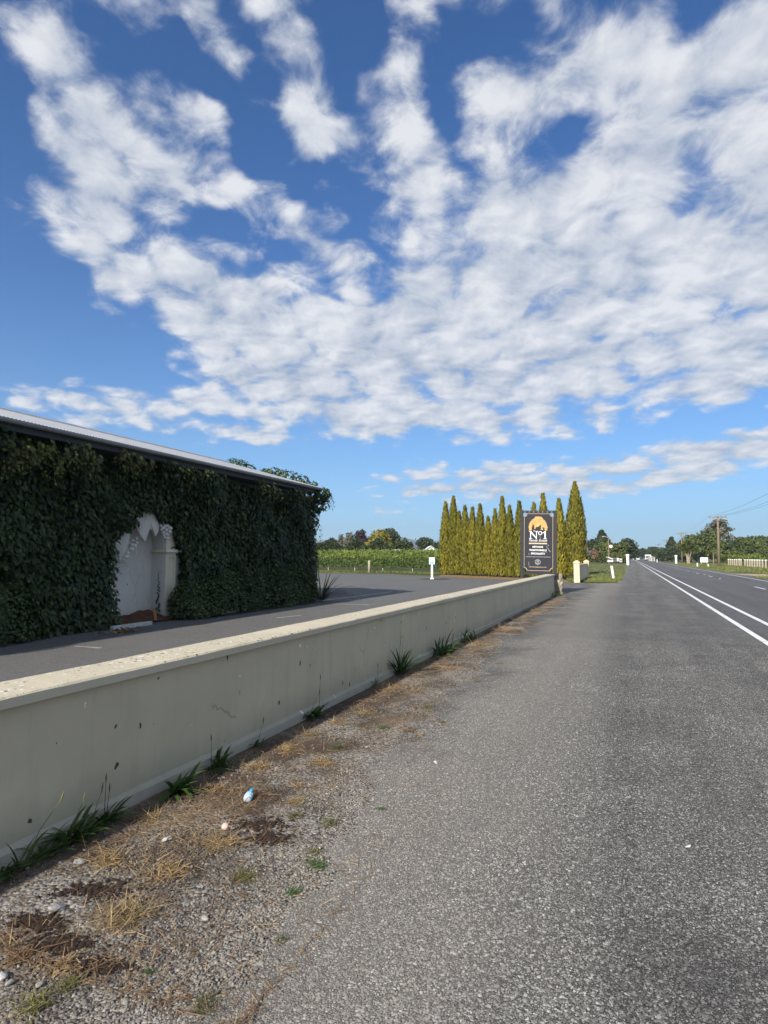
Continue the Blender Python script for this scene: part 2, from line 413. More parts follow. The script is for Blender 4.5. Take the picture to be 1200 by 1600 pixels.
# painted plaster of the roadside wall: chips, hairline scars, rain streaks
def plaster(name, col, chips=True, spots=False, grime=.5):
    m, nt, b = new_mat(name)
    p = wpos(nt)
    c = mix(nt, mapr(nt, noise(nt, p, .9, 6, .65), .3, .7), tuple(x * .86 for x in col), tuple(min(1, x * 1.06) for x in col))
    st = noise(nt, scalev(nt, p, (1, 5.0, .5)), 1.5, 5, .65)
    c = mix(nt, mth(nt, 'MULTIPLY', mapr(nt, st, .52, .78), grime * .8), c, tuple(x * .62 for x in col))
    pale = noise(nt, scalev(nt, p, (1, 16.0, 3.0)), 1.0, 4, .6)
    c = mix(nt, mth(nt, 'MULTIPLY', mapr(nt, pale, .70, .80), .45), c, tuple(min(1, x * 1.35) for x in col))
    h = noise(nt, p, 30, 6, .6)
    if chips:
        dv = N(nt, 'ShaderNodeVectorMath', operation='ADD')
        nz = N(nt, 'ShaderNodeTexNoise'); nt.links.new(p, nz.inputs['Vector']); nz.inputs['Scale'].default_value = 25
        sc_ = N(nt, 'ShaderNodeVectorMath', operation='SCALE'); nt.links.new(nz.outputs['Color'], sc_.inputs[0]); sc_.inputs['Scale'].default_value = .05
        sy_ = N(nt, 'ShaderNodeSeparateXYZ'); nt.links.new(p, sy_.inputs[0])
        cy_ = N(nt, 'ShaderNodeCombineXYZ'); nt.links.new(sy_.outputs[1], cy_.inputs[0]); nt.links.new(mth(nt, 'MULTIPLY', sy_.outputs[2], .6), cy_.inputs[1])
        nt.links.new(cy_.outputs[0], dv.inputs[0]); nt.links.new(sc_.outputs[0], dv.inputs[1])
        v = voro(nt, dv.outputs[0], 5.5); v.voronoi_dimensions = '2D'
        s2 = N(nt, 'ShaderNodeSeparateColor'); nt.links.new(v.outputs['Color'], s2.inputs[0])
        size = mapr(nt, s2.outputs[0], .45, 1.0, .0, .085)
        inside = mth(nt, 'LESS_THAN', v.outputs['Distance'], size)
        ck = voro(nt, dv.outputs[0], .9, 'DISTANCE_TO_EDGE'); ck.voronoi_dimensions = '2D'
        line = mth(nt, 'MULTIPLY', mth(nt, 'LESS_THAN', ck.outputs['Distance'], .006), mapr(nt, noise(nt, p, 1.3, 3), .56, .60))
        c = mix(nt, mth(nt, 'MULTIPLY', line, .55), c, tuple(x * .45 for x in col))
        damp = mth(nt, 'MULTIPLY', mapr(nt, mth(nt, 'SUBTRACT', sy_.outputs[2], mth(nt, 'MULTIPLY', noise(nt, scalev(nt, p, (1, 1, .4)), 3.0, 5), .30)), -.10, .12, 1.0, .0), .45)
        c = mix(nt, damp, c, tuple(x * .50 for x in (col[0], col[1] * 1.02, col[2])))
        h = mth(nt, 'ADD', h, mth(nt, 'MULTIPLY', noise(nt, p, 3.0, 3), 4.0))
        h = mth(nt, 'SUBTRACT', h, mth(nt, 'MULTIPLY', line, 1.2))
        kind = mth(nt, 'GREATER_THAN', s2.outputs[1], .45)
        chipc = mix(nt, kind, tuple(min(.85, x * 1.7) for x in col), (.07, .06, .05))
        c = mix(nt, inside, c, chipc)
        h = mth(nt, 'SUBTRACT', h, mth(nt, 'MULTIPLY', inside, 2.0))
    if spots:
        for sc2, thr, colr in ((20.0, .34, (.74, .72, .66)), (17.0, .27, (.07, .06, .05)), (46.0, .28, (.13, .115, .10))):
            dv = N(nt, 'ShaderNodeVectorMath', operation='ADD')
            nz = N(nt, 'ShaderNodeTexNoise'); nt.links.new(p, nz.inputs['Vector']); nz.inputs['Scale'].default_value = 60
            sc_ = N(nt, 'ShaderNodeVectorMath', operation='SCALE'); nt.links.new(nz.outputs['Color'], sc_.inputs[0]); sc_.inputs['Scale'].default_value = .03
            nt.links.new(p, dv.inputs[0]); nt.links.new(sc_.outputs[0], dv.inputs[1])
            v = voro(nt, dv.outputs[0], sc2); v.voronoi_dimensions = '2D'
            s2 = N(nt, 'ShaderNodeSeparateColor'); nt.links.new(v.outputs['Color'], s2.inputs[0])
            cl = mapr(nt, noise(nt, p, 1.6, 3), .36, .62)
            size = mth(nt, 'MULTIPLY', mapr(nt, s2.outputs[0], .45, 1.0, .0, thr), cl)
            gn_ = N(nt, 'ShaderNodeSeparateXYZ'); nt.links.new(N(nt, 'ShaderNodeNewGeometry').outputs['Normal'], gn_.inputs[0])
            c = mix(nt, mth(nt, 'MULTIPLY', mth(nt, 'LESS_THAN', v.outputs['Distance'], size), mth(nt, 'GREATER_THAN', gn_.outputs[2], .55)), c, colr)
    nt.links.new(c, b.inputs['Base Color'])
    b.inputs['Roughness'].default_value = .75
    b.inputs['Specular IOR Level'].default_value = .3
    bump(nt, b, h, .35, .006)
    return m
M['wall_paint'] = plaster('wall_plaster', (.525, .458, .325), True, False, .6)
M['coping_paint'] = plaster('coping_plaster', (.53, .475, .355), False, True, .3)
M['plinth_paint'] = plaster('plinth_plaster', (.50, .455, .36), True, False, .7)
M['gate_paint'] = plaster('gate_plaster', (.60, .51, .34), False, False, .2)
M['gate_panel'] = plaster('gate_panel_plaster', (.55, .50, .38), False, False, .3)
M['niche_paint'] = plaster('niche_plaster', (.56, .54, .49), True, False, .25)
M['pilaster_paint'] = plaster('pilaster_plaster', (.62, .56, .43), False, False, .25)
M['concrete'] = plain('rough_concrete', (.30, .26, .20), .95, .35, 7, bmp=.03)
M['kerb'] = plain('white_kerb_paint', (.48, .48, .46), .8, .15, 8, bmp=.006)
M['soffit'] = plain('dark_fascia_paint', (.035, .038, .045), .6, .1)
M['gutter'] = plain('grey_gutter_metal', (.20, .21, .22), .45, .1)
M['zinc'] = plain('roof_zinc', (.43, .44, .455), .5, .08, 5)
M['black_metal'] = plain('black_painted_steel', (.011, .011, .015), .6, .2, 9)
M['sign_navy'] = plain('sign_navy_panel', (.012, .013, .022), .7, .12, 5)
M['gold'] = plain('gold_paint', (.58, .33, .10), .5, .15, 14)
M['pale_gold'] = plain('pale_gold_paint', (.60, .46, .30), .5, .1, 14)
M['white'] = plain('white_paint', (.78, .78, .76), .55, .06)
M['sign_grey'] = plain('grey_print', (.36, .35, .34), .6, .05)
M['teal'] = plain('teal_print', (.22, .55, .60), .5, .05)
M['blue_print'] = plain('dark_blue_print', (.05, .10, .22), .5, .05)
M['wood'] = plain('weathered_pole_timber', (.22, .165, .11), .9, .3, 5)
M['post_wood'] = plain('pale_post_timber', (.40, .35, .26), .9, .25, 9)
M['bark'] = plain('bark', (.11, .085, .06), .95, .3, 4)
M['palebark'] = plain('pale_bark', (.30, .25, .18), .95, .3, 4)
M['wire'] = plain('wire_metal', (.10, .10, .11), .5, .05)
M['ceramic'] = plain('insulator_ceramic', (.25, .22, .2), .3, .05)
M['mulch'] = plain('bark_mulch', (.16, .07, .042), .95, .5, 26, bmp=.05)
M['chipwood'] = plain('orange_timber_offcut', (.45, .25, .10), .8, .2, 12)
M['deadleaf'] = leafmat('dead_leaf', (.14, .085, .035), (.32, .22, .10), .8, .1)
M['moss'] = plain('dark_brown_moss', (.034, .017, .010), .98, .45, 60, bmp=.02)
M['asphalt_dark'] = plain('tree_bed_soil', (.035, .03, .026), .95, .3, 8, bmp=.02)
M['mountain'] = plain('hill_slope', (.075, .09, .06), .95, .25, .004)
M['tan_gravel'] = plain('tan_gravel', (.42, .31, .21), .95, .25, 6, bmp=.02)
M['glass_dark'] = plain('dark_glazing', (.02, .022, .026), .12, .05)
M['roof_white'] = plain('white_roof_sheet', (.62, .61, .60), .6, .08)
M['house_wall'] = plain('pale_house_wall', (.48, .45, .40), .8, .1)
M['tyre'] = plain('tyre_rubber', (.02, .02, .02), .85, .1)
M['truck_paint'] = plain('truck_white_paint', (.70, .70, .70), .4, .04)
M['car_grey'] = plain('car_grey_paint', (.12, .13, .15), .35, .04)
M['lamp_grey'] = plain('lamp_grey_metal', (.45, .44, .40), .5, .08)
M['pink'] = plain('pale_pink_plastic', (.66, .42, .34), .6, .06)
M['cap_blue'] = plain('blue_cap_plastic', (.03, .32, .62), .4, .03)
M['label_blue'] = plain('bottle_label_print', (.35, .62, .78), .4, .25, 60)
m, nt, b = new_mat('clear_plastic'); M['clear'] = m
b.inputs['Base Color'].default_value = (.72, .78, .85, 1); b.inputs['Roughness'].default_value = .12
b.inputs['Transmission Weight'].default_value = .45; b.inputs['IOR'].default_value = 1.35
M['ivy'] = leafmat('creeper_leaf', (.005, .014, .0045), (.050, .082, .022), .5, .14, spec=.35, tip=(.085, .11, .025))
M['ivy_young'] = leafmat('creeper_young_leaf', (.035, .055, .012), (.17, .185, .04), .5, .3)
M['stem'] = plain('creeper_stem', (.07, .045, .03), .9, .2)
M['shrub'] = leafmat('shrub_leaf', (.016, .038, .010), (.065, .105, .028), .5, .18, tip=(.15, .18, .04))
M['flax'] = leafmat('flax_blade', (.035, .05, .028), (.08, .085, .045), .45, .1)
M['cypress'] = leafmat('golden_cypress_spray', (.075, .082, .011), (.275, .238, .030), .7, .2, spec=.2)
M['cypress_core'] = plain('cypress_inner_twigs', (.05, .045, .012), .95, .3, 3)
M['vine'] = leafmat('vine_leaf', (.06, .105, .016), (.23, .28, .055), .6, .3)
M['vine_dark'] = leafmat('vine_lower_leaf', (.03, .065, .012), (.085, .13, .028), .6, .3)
M['tree_dark'] = leafmat('dark_tree_leaf', (.018, .032, .012), (.055, .075, .024), .7, .15)
M['tree_mid'] = leafmat('mid_green_leaf', (.04, .062, .014), (.125, .15, .036), .7, .2)
M['tree_light'] = leafmat('light_green_leaf', (.055, .08, .018), (.15, .17, .04), .7, .25)
M['tree_yellow'] = leafmat('yellow_green_leaf', (.13, .13, .02), (.32, .28, .04), .7, .25)
M['tree_purple'] = leafmat('purple_plum_leaf', (.016, .010, .014), (.045, .022, .030), .7, .1)
M['tree_grey'] = leafmat('grey_green_leaf', (.07, .075, .05), (.16, .155, .11), .8, .15)
M['tree_brown'] = leafmat('dry_brown_leaf', (.12, .08, .045), (.24, .17, .09), .8, .15)
M['weed'] = leafmat('weed_blade', (.025, .065, .012), (.085, .15, .035), .5, .2)
M['grass'] = leafmat('lawn_blade', (.065, .10, .02), (.24, .25, .075), .7, .25)
M['straw'] = leafmat('straw_blade', (.17, .115, .055), (.46, .34, .18), .8, .2)
M['olive_grass'] = leafmat('olive_tuft_blade', (.07, .075, .02), (.20, .19, .07), .8, .2)
M['brown_litter'] = leafmat('brown_litter_strand', (.09, .05, .028), (.28, .17, .09), .9, .1)
M['stones_verge'] = stonemat('verge_stone', [(0, (.035, .028, .022)), (.45, (.105, .096, .085)), (.85, (.205, .192, .172)), (1, (.34, .325, .30))])
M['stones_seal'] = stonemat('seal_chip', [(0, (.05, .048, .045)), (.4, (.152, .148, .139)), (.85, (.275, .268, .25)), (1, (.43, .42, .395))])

# ------------------------------------------------------------------ mesh helpers
def tag(o, label=None, cat=None, group=None, kind=None):
    if label: o['label'] = label
    if cat: o['category'] = cat
    if group: o['group'] = group
    if kind: o['kind'] = kind
    return o
def thing(name, label, cat, loc=(0, 0, 0), rotz=0.0, group=None):
    o = bpy.data.objects.new(name, None)
    COL.objects.link(o)
    o.empty_display_size = .2
    o.location = loc
    o.rotation_euler = (0, 0, rotz)
    return tag(o, label, cat, group)
def link(name, me, mat, parent=None):
    if mat and not me.materials:
        me.materials.append(mat)
    o = bpy.data.objects.new(name, me)
    COL.objects.link(o)
    if parent:
        o.parent = parent
    return o
def np_mesh(name, V, F, smooth=False):
    """V (n,3), F (m,k) of one face size"""
    V = np.ascontiguousarray(V, dtype=np.float32); F = np.ascontiguousarray(F, dtype=np.int32)
    me = bpy.data.meshes.new(name)
    m_, k = F.shape
    me.vertices.add(len(V)); me.vertices.foreach_set('co', V.ravel())
    me.loops.add(m_ * k); me.loops.foreach_set('vertex_index', F.ravel())
    me.polygons.add(m_)
    me.polygons.foreach_set('loop_start', np.arange(0, m_ * k, k, dtype=np.int32))
    me.polygons.foreach_set('loop_total', np.full(m_, k, dtype=np.int32))
    if smooth:
        me.polygons.foreach_set('use_smooth', np.ones(m_, dtype=bool))
    me.update(calc_edges=True)
    return me
def stamp(T, F, Rm, S, P):
    """copies of the template T,F: rotations Rm (n,3,3), sizes S (n,3), places P (n,3)"""
    n = len(P)
    V = np.einsum('nij,nkj->nki', Rm, T[None] * S[:, None, :]) + P[:, None, :]
    FF = F[None] + (np.arange(n) * len(T))[:, None, None]
    return V.reshape(-1, 3), FF.reshape(-1, F.shape[1])
def frames(nrm, tip):
    """rotations whose z is nrm and whose y is closest to tip"""
    z = nrm / (np.linalg.norm(nrm, axis=1, keepdims=True) + 1e-9)
    y = tip - z * (tip * z).sum(1, keepdims=True)
    y /= (np.linalg.norm(y, axis=1, keepdims=True) + 1e-9)
    x = np.cross(y, z)
    return np.stack([x, y, z], axis=2)
class MB:
    def __init__(s):
        s.v, s.f = [], []
    def add(s, V, F):
        o = len(s.v)
        s.v += [tuple(v) for v in V]
        s.f += [tuple(i + o for i in f) for f in F]
        return s
    def box(s, x0, x1, y0, y1, z0, z1):
        V = [(x0, y0, z0), (x1, y0, z0), (x1, y1, z0), (x0, y1, z0), (x0, y0, z1), (x1, y0, z1), (x1, y1, z1), (x0, y1, z1)]
        return s.add(V, [(0, 3, 2, 1), (4, 5, 6, 7), (0, 1, 5, 4), (1, 2, 6, 5), (2, 3, 7, 6), (3, 0, 4, 7)])
    def cbox(s, x0, x1, y0, y1, z0, z1, c):
        """box with bevelled vertical and upper edges"""
        def ring(a, z):
            return [(x0 + a, y0 + c, z), (x0 + c, y0 + a, z), (x1 - c, y0 + a, z), (x1 - a, y0 + c, z), (x1 - a, y1 - c, z), (x1 - c, y1 - a, z), (x0 + c, y1 - a, z), (x0 + a, y1 - c, z)]
        rs = [ring(0, z0), ring(0, z1 - c), ring(c * .9, z1)]
        V = sum(rs, [])
        F = [tuple(range(7, -1, -1)), tuple(range(16, 24))]
        for k in range(2):
            for i in range(8):
                j = (i + 1) % 8
                F.append((k * 8 + i, k * 8 + j, k * 8 + 8 + j, k * 8 + 8 + i))
        return s.add(V, F)
    def tube(s, pts, rad, n=8, cap=True):
        pts = [Vector(p_) for p_ in pts]
        if isinstance(rad, (int, float)):
            rad = [rad] * len(pts)
        rings = []
        for i, p_ in enumerate(pts):
            d = (pts[min(i + 1, len(pts) - 1)] - pts[max(i - 1, 0)]).normalized()
            u = d.cross(Vector((0, 0, 1)))
            if u.length < .05:
                u = d.cross(Vector((1, 0, 0)))
            u.normalize(); w = d.cross(u)
            rings.append([p_ + (u * math.cos(2 * math.pi * k / n) + w * math.sin(2 * math.pi * k / n)) * rad[i] for k in range(n)])
        V = sum(rings, [])
        F = []
        for i in range(len(pts) - 1):
            for k in range(n):
                l = (k + 1) % n
                F.append((i * n + k, i * n + l, (i + 1) * n + l, (i + 1) * n + k))
        if cap:
            F.append(tuple(range(n - 1, -1, -1)))
            F.append(tuple((len(pts) - 1) * n + k for k in range(n)))
        return s.add(V, F)
    def lathe(s, prof, n=16, c=(0, 0, 0)):
        V = [(c[0] + r * math.cos(2 * math.pi * k / n), c[1] + r * math.sin(2 * math.pi * k / n), c[2] + z) for r, z in prof for k in range(n)]
        F = []
        for i in range(len(prof) - 1):
            for k in range(n):
                l = (k + 1) % n
                F.append((i * n + k, i * n + l, (i + 1) * n + l, (i + 1) * n + k))
        F.append(tuple(range(n - 1, -1, -1))); F.append(tuple((len(prof) - 1) * n + k for k in range(n)))
        return s.add(V, F)
    def prism(s, poly, y0, y1):
        """outline in x,z drawn out from y0 to y1"""
        n = len(poly)
        V = [(x, y0, z) for x, z in poly] + [(x, y1, z) for x, z in poly]
        F = [tuple(range(n)), tuple(range(2 * n - 1, n - 1, -1))]
        F += [(i, n + i, n + (i + 1) % n, (i + 1) % n) for i in range(n)]
        return s.add(V, F)
    def xprism(s, poly, x0, x1):
        """outline in y,z drawn out from x0 to x1"""
        n = len(poly)
        V = [(x0, y, z) for y, z in poly] + [(x1, y, z) for y, z in poly]
        F = [tuple(range(n)), tuple(range(2 * n - 1, n - 1, -1))]
        F += [(i, n + i, n + (i + 1) % n, (i + 1) % n) for i in range(n)]
        return s.add(V, F)
    def mesh(s, name, smooth=False):
        me = bpy.data.meshes.new(name)
        me.from_pydata(s.v, [], s.f)
        if smooth:
            me.polygons.foreach_set('use_smooth', np.ones(len(me.polygons), dtype=bool))
        import bmesh
        bm = bmesh.new(); bm.from_mesh(me)
        bmesh.ops.recalc_face_normals(bm, faces=bm.faces)
        bm.to_mesh(me); bm.free()
        return me
    def build(s, name, mat, parent=None, smooth=False):
        return link(name, s.mesh(name, smooth), mat, parent)
def copy_tree(o, parent=None):
    c = o.copy(); COL.objects.link(c)
    if parent:
        c.parent = parent
    for ch in list(o.children):
        copy_tree(ch, c)
    return c
def sheet(name, pts, z, mat, parent=None, kind='structure'):
    me = bpy.data.meshes.new(name)
    me.from_pydata([(x, y, z) for x, y in pts], [], [tuple(range(len(pts)))])
    o = link(name, me, mat, parent)
    if kind and parent is None:
        o['kind'] = kind
    return o

# leaf templates (x width, y length, z out of the leaf)
T_LEAF = np.array([(0, 0, 0), (-.30, .28, .06), (-.26, .62, .03), (0, 1, -.10), (.26, .62, .03), (.30, .28, .06), (0, .45, -.04)], float)
F_LEAF = np.array([(0, 6, 1), (1, 6, 2), (2, 6, 3), (3, 6, 4), (4, 6, 5), (5, 6, 0)], int)
T_DIA = np.array([(0, 0, 0), (-.35, .5, .06), (0, 1, 0), (.35, .5, .06)], float)
F_DIA = np.array([(0, 2, 1), (0, 3, 2)], int)
T_BLADE = np.array([(-.5, 0, 0), (.5, 0, 0), (-.42, .45, .05), (.42, .45, .05), (0, 1, .30)], float)
F_BLADE = np.array([(0, 1, 3), (0, 3, 2), (2, 3, 4)], int)
def unit(n, r=rng):
    v = r.normal(size=(n, 3))
    return v / np.linalg.norm(v, axis=1, keepdims=True)

def vnoise(a, b, scale, seed):
    """smooth value noise on a,b (numpy), 0..1"""
    r = np.random.RandomState(seed).rand(64, 64)
    x, y = np.asarray(a) * scale + 17.3, np.asarray(b) * scale + 9.1
    i, j = np.floor(x).astype(int), np.floor(y).astype(int)
    fx, fy = x - i, y - j
    fx, fy = fx * fx * (3 - 2 * fx), fy * fy * (3 - 2 * fy)
    i0, j0, i1, j1 = i % 64, j % 64, (i + 1) % 64, (j + 1) % 64
    return (r[i0, j0] * (1 - fx) + r[i1, j0] * fx) * (1 - fy) + (r[i0, j1] * (1 - fx) + r[i1, j1] * fx) * fy

# ================================================================== SETTING
sheet('ground', [(-3300, -300), (3300, -300), (3300, 3900), (-3300, 3900)], -.02, M['meadow'])
g1, g2, g3, g4 = G(480, 893.5), G(575, 895), G(680, 900.5), G(800, 905)
sheet('car_park', [(-70, -12), (-2.95, -12), (-2.95, 38.0), (g4.x, g4.y), (g3.x, g3.y), (g2.x, g2.y), (g1.x, g1.y), (-70, g1.y + 26)], -.010, M['carpark'])
def edge_x(y):                           # where the seal gives way to loose gravel
    b_ = np.interp(y, [-3, 2, 3.5, 6, 10, 16, 24, 26.5], [-1.0, -1.2, -1.5, -1.85, -2.05, -2.15, -2.25, -2.9])
    return b_
ys = np.arange(-6, 26.6, .12)
jag = (vnoise(ys, ys * 0, 1.1, 3) - .5) * .5 + (vnoise(ys, ys * 0 + 4, 4.0, 5) - .5) * .22
left = [(float(edge_x(y)) + float(j), float(y)) for y, j in zip(ys, jag)]
ys2 = np.arange(38.6, 600, 2.0)
left2 = [(-.75 + .22 * math.sin(y * .9) * (1 if y < 90 else 0) + .12 * math.sin(y * 2.3), float(y)) for y in ys2]
sheet('gravel_verge', [(-2.95, -6), (0, -6), (0, 26.7), (-2.95, 26.7)], -.005, M['verge'])
sheet('road_shoulder', left + [(-2.95, 26.8), (-2.95, 37.9), (-1.1, 38.3)] + left2 + [(2.5, 600), (2.5, -6)], .0, M['shoulder'])
road = sheet('road', [(2.30, -12), (8.5, -12), (8.5, 900), (2.30, 900)], .004, M['road'])
def mark(name, x0, x1, y0, y1, mat='road_paint', sk=0.0):
    return sheet(name, [(x0, y0), (x1, y0), (x1 + sk, y1), (x0 + sk, y1)], .008, M[mat], road)
mark('edge_line', 2.115, 2.235, -6, 600)
mark('edge_line', 2.745, 2.865, -6, 600)
mark('edge_line', 7.86, 7.97, -6, 600, 'road_paint')
for k in range(0, 22):
    if k != 1:
        mark('centre_dash', 5.80, 5.90, 33.4 + 10 * k, 36.2 + 10 * k)
for k in range(0, 8):
    MB().cbox(5.80, 5.90, 49.0 + 10 * k, 49.1 + 10 * k, .008, .026, .004).build('road_stud', M['white'], road)
# parking bay lines of the yard
def line_px(name, a, b, w, mat):
    p0, p1 = G(*a), G(*b)
    d = (p1 - p0).normalized(); q = Vector((-d.y, d.x, 0)) * w * .5
    return sheet(name, [tuple((p0 - q)[:2]), tuple((p0 + q)[:2]), tuple((p1 + q)[:2]), tuple((p1 - q)[:2])], -.006, M[mat], bpy.data.objects['car_park'], None)
line_px('parking_line', (500, 938.5), (613, 924.3), .11, 'yellow_paint')
line_px('parking_line', (519, 943), (578, 945), .10, 'faded_paint')
line_px('parking_line', (118, 1009), (157, 1012), .09, 'faded_paint')
line_px('parking_line', (432, 965), (470, 961), .09, 'faded_paint')
line_px('parking_line', (600, 901.5), (690, 903.5), .12, 'faded_paint')
line_px('parking_line', (735, 904), (790, 905), .12, 'faded_paint')
# lawn by the gate and the bare patch in it
sheet('lawn', [(-.95, 39.6), (-.55, 60), (-.7, 120), (-.9, 200), (-60, 200), (-60, 55), (-14, 52), (-5, 47), (-3.4, 39.0)], .006, M['meadow'])
sheet('bare_path', [tuple(G(*p_)[:2]) for p_ in ((912, 908.5), (930, 909), (934, 905), (937, 903), (918, 903.5))], .012, M['tan_gravel'])
sheet('side_track', [tuple(G(*p_)[:2]) for p_ in ((1140, 896.2), (1186, 900.5), (1215, 901), (1196, 897.0))], -.004, M['tan_gravel'])
sheet('far_verge', [(8.5, 14), (9.1, 14), (8.9, 40), (9.0, 90), (8.5, 140)], -.006, M['shoulder'])

# ================================================================== ROADSIDE WALL
wall = thing('roadside_wall', 'long low cream plastered wall with flat coping running beside the gravel verge', 'wall', (-3.0, 11, 0))
def profile_run(prof, y0, y1, step, jx, jz, seed):
    """a closed x,z outline swept along y, by hand: slightly uneven"""
    ys_ = np.arange(y0, y1 + 1e-6, step); n = len(prof)
    V, F = [], []
    r = np.random.RandomState(seed)
    k = np.ones(5) / 5
    wob = np.stack([np.convolve(r.normal(size=len(ys_) + 4), k, 'valid') for _ in range(2 * n)])
    for i, y in enumerate(ys_):
        for q, (x, z) in enumerate(prof):
            V.append((x + wob[q, i] * jx + r.normal() * jx * .25 + 3.0, y - 11, z + wob[n + q, i] * jz + r.normal() * jz * .25))
    for i in range(len(ys_) - 1):
        for q in range(n):
            w = (q + 1) % n
            F.append((i * n + q, i * n + w, (i + 1) * n + w, (i + 1) * n + q))
    F.append(tuple(range(n))); F.append(tuple((len(ys_) - 1) * n + q for q in range(n)))
    return MB().add(V, F)
profile_run([(-3.14, -.05), (-2.885, -.05), (-2.883, .78), (-3.14, .78)], -5, 25.55, .25, .0015, 0, 1).build('wall_body', M['wall_paint'], wall)
profile_run([(-3.20, .757), (-2.850, .757), (-2.836, .765), (-2.834, .812), (-2.846, .822), (-3.19, .824), (-3.205, .812)], -5, 25.6, .06, .0022, .0018, 2).build('coping', M['coping_paint'], wall)
profile_run([(-3.0, -.05), (-2.845, -.05), (-2.848, .062), (-2.880, .082), (-3.0, .082)], -5, 25.55, .08, .0022, .003, 3).build('plinth', M['plinth_paint'], wall)
# rough broken end pier
r = np.random.RandomState(11)
V, F = [], []
nz_, nn = 10, 12
for i in range(nz_):
    for k in range(nn):
        a = 2 * math.pi * k / nn
        cx_, cy_ = np.sign(math.cos(a)) * abs(math.cos(a)) ** .45, np.sign(math.sin(a)) * abs(math.sin(a)) ** .45
        V.append((.22 + cx_ * .19 + r.normal() * .018, 14.83 + cy_ * .17 + r.normal() * .018, -.03 + .86 * i / (nz_ - 1) + (r.normal() * .02 if 0 < i else 0)))
for i in range(nz_ - 1):
    for k in range(nn):
        l = (k + 1) % nn
        F.append((i * nn + k, i * nn + l, (i + 1) * nn + l, (i + 1) * nn + k))
F.append(tuple((nz_ - 1) * nn + k for k in range(nn)))
MB().add(V, F).build('end_pier', M['concrete'], wall)

# ================================================================== WINERY BUILDING
XF = -10.6                               # face of the long wall
bld = thing('winery_building', 'single storey winery building under creeper with zinc roof and arched niche', 'building', (XF, 10, 0))
def bx(mb, name, mat, smooth=False):
    mb.v = [(x - XF, y - 10, z) for x, y, z in mb.v]
    return mb.build(name, M[mat], bld, smooth)
YN0, YN1, ZS = 9.5, 11.82, 1.70          # niche opening and its springing line
rc = (YN1 - YN0) / 2
arch = [((YN0 + YN1) / 2 - rc * math.cos(math.pi * k / 20), ZS + rc * .98 * math.sin(math.pi * k / 20)) for k in range(21)]
outline = [(-6, 0), (YN0, 0)] + arch + [(YN1, 0), (18.8, 0), (18.8, 3.742), (-6, 3.742)]
bx(MB().xprism(outline, XF - .36, XF), 'wall', 'niche_paint')
bx(MB().box(XF - .50, XF - .362, YN0 - .3, YN1 + .3, 0, 3.2), 'niche_back', 'niche_paint')
bx(MB().prism([(-17.4, 0), (XF - .38, 0), (XF - .38, 3.7), (-14, 4.75), (-17.4, 3.7)], 18.5, 18.78), 'end_wall', 'niche_paint')
bx(MB().prism([(-17.4, 0), (XF - .38, 0), (XF - .38, 3.7), (-14, 4.75), (-17.4, 3.7)], -6, -5.7), 'end_wall', 'niche_paint')
bx(MB().box(-17.6, -17.3, -6, 18.8, 0, 3.7), 'rear_wall', 'niche_paint')
# pilaster with sunk panel and moulded cap
mb = MB()
mb.box(XF + .002, XF + .07, YN1 + .004, YN1 + .07, 0, 1.60).box(XF + .002, XF + .07, YN1 + .31, YN1 + .36, 0, 1.60)
mb.box(XF + .002, XF + .07, YN1 + .07, YN1 + .31, 0, .26).box(XF + .002, XF + .07, YN1 + .07, YN1 + .31, 1.50, 1.60)
mb.box(XF + .002, XF + .035, YN1 + .071, YN1 + .309, .26, 1.50)
pil = bx(mb, 'pilaster', 'pilaster_paint')
mb = MB()
for z0, z1, e in ((1.60, 1.63, .03), (1.63, 1.67, .085), (1.67, 1.70, .05)):
    mb.box(XF + .003 - (.36 if e > .06 else .30), XF + .07 + e, YN1 - e + .006, YN1 + .36 + e, z0, z1)
mb.v = [(x - XF, y - 10, z) for x, y, z in mb.v]
mb.build('capital', M['pilaster_paint'], pil)
bx(MB().box(XF + .002, XF + .06, YN1 + .01, YN1 + .34, 1.70, 2.25), 'impost_block', 'pilaster_paint')
# plaster vine leaf over the crown of the arch, a second one on the left, and two bunches of grapes
def z2(cx, cy):
    return 140 + cx / 7.27, 780 + cy / 7.27
def relief_leaf(name, pts, X, hub):
    P = [FAC(*z2(*p_), X) for p_ in pts]
    h = FAC(*z2(*hub), X)
    V = [(h.x + .09, h.y, h.z)] + [(X + .02, p_.y, p_.z) for p_ in P] + [(X + .055, h.y + (p_.y - h.y) * .55, h.z + (p_.z - h.z) * .55) for p_ in P] + [(X - .03, p_.y, p_.z) for p_ in P]
    n = len(P); F = []
    for i in range(n):
        j = (i + 1) % n
        F += [(0, 1 + n + i, 1 + n + j), (1 + i, 1 + j, 1 + n + j, 1 + n + i), (1 + i, 1 + 2 * n + i, 1 + 2 * n + j, 1 + j)]
    return bx(MB().add(V, F), name, 'niche_paint')
relief_leaf('plaster_leaf', [(600, 150), (650, 110), (700, 130), (745, 195), (768, 250), (782, 315), (775, 370), (742, 422), (728, 385), (705, 350), (678, 338), (668, 362), (655, 405), (640, 445), (625, 482), (595, 445), (565, 395), (545, 350), (528, 300), (520, 258), (530, 215), (555, 195), (585, 195)], XF + .10, (655, 250))
relief_leaf('plaster_leaf', [(300, 420), (360, 380), (420, 355), (452, 410), (448, 470), (452, 525), (425, 575), (392, 628), (352, 668), (326, 650), (318, 600), (300, 560), (280, 500)], XF + .06, (370, 500))
gm = MB()
for k in range(7):
    pass
sph = MB()
prof = [(math.sin(math.pi * k / 8), -math.cos(math.pi * k / 8)) for k in range(1, 8)]
sph.lathe(prof, 10)
gme = sph.mesh('grape', True); gme.materials.append(M['niche_paint'])
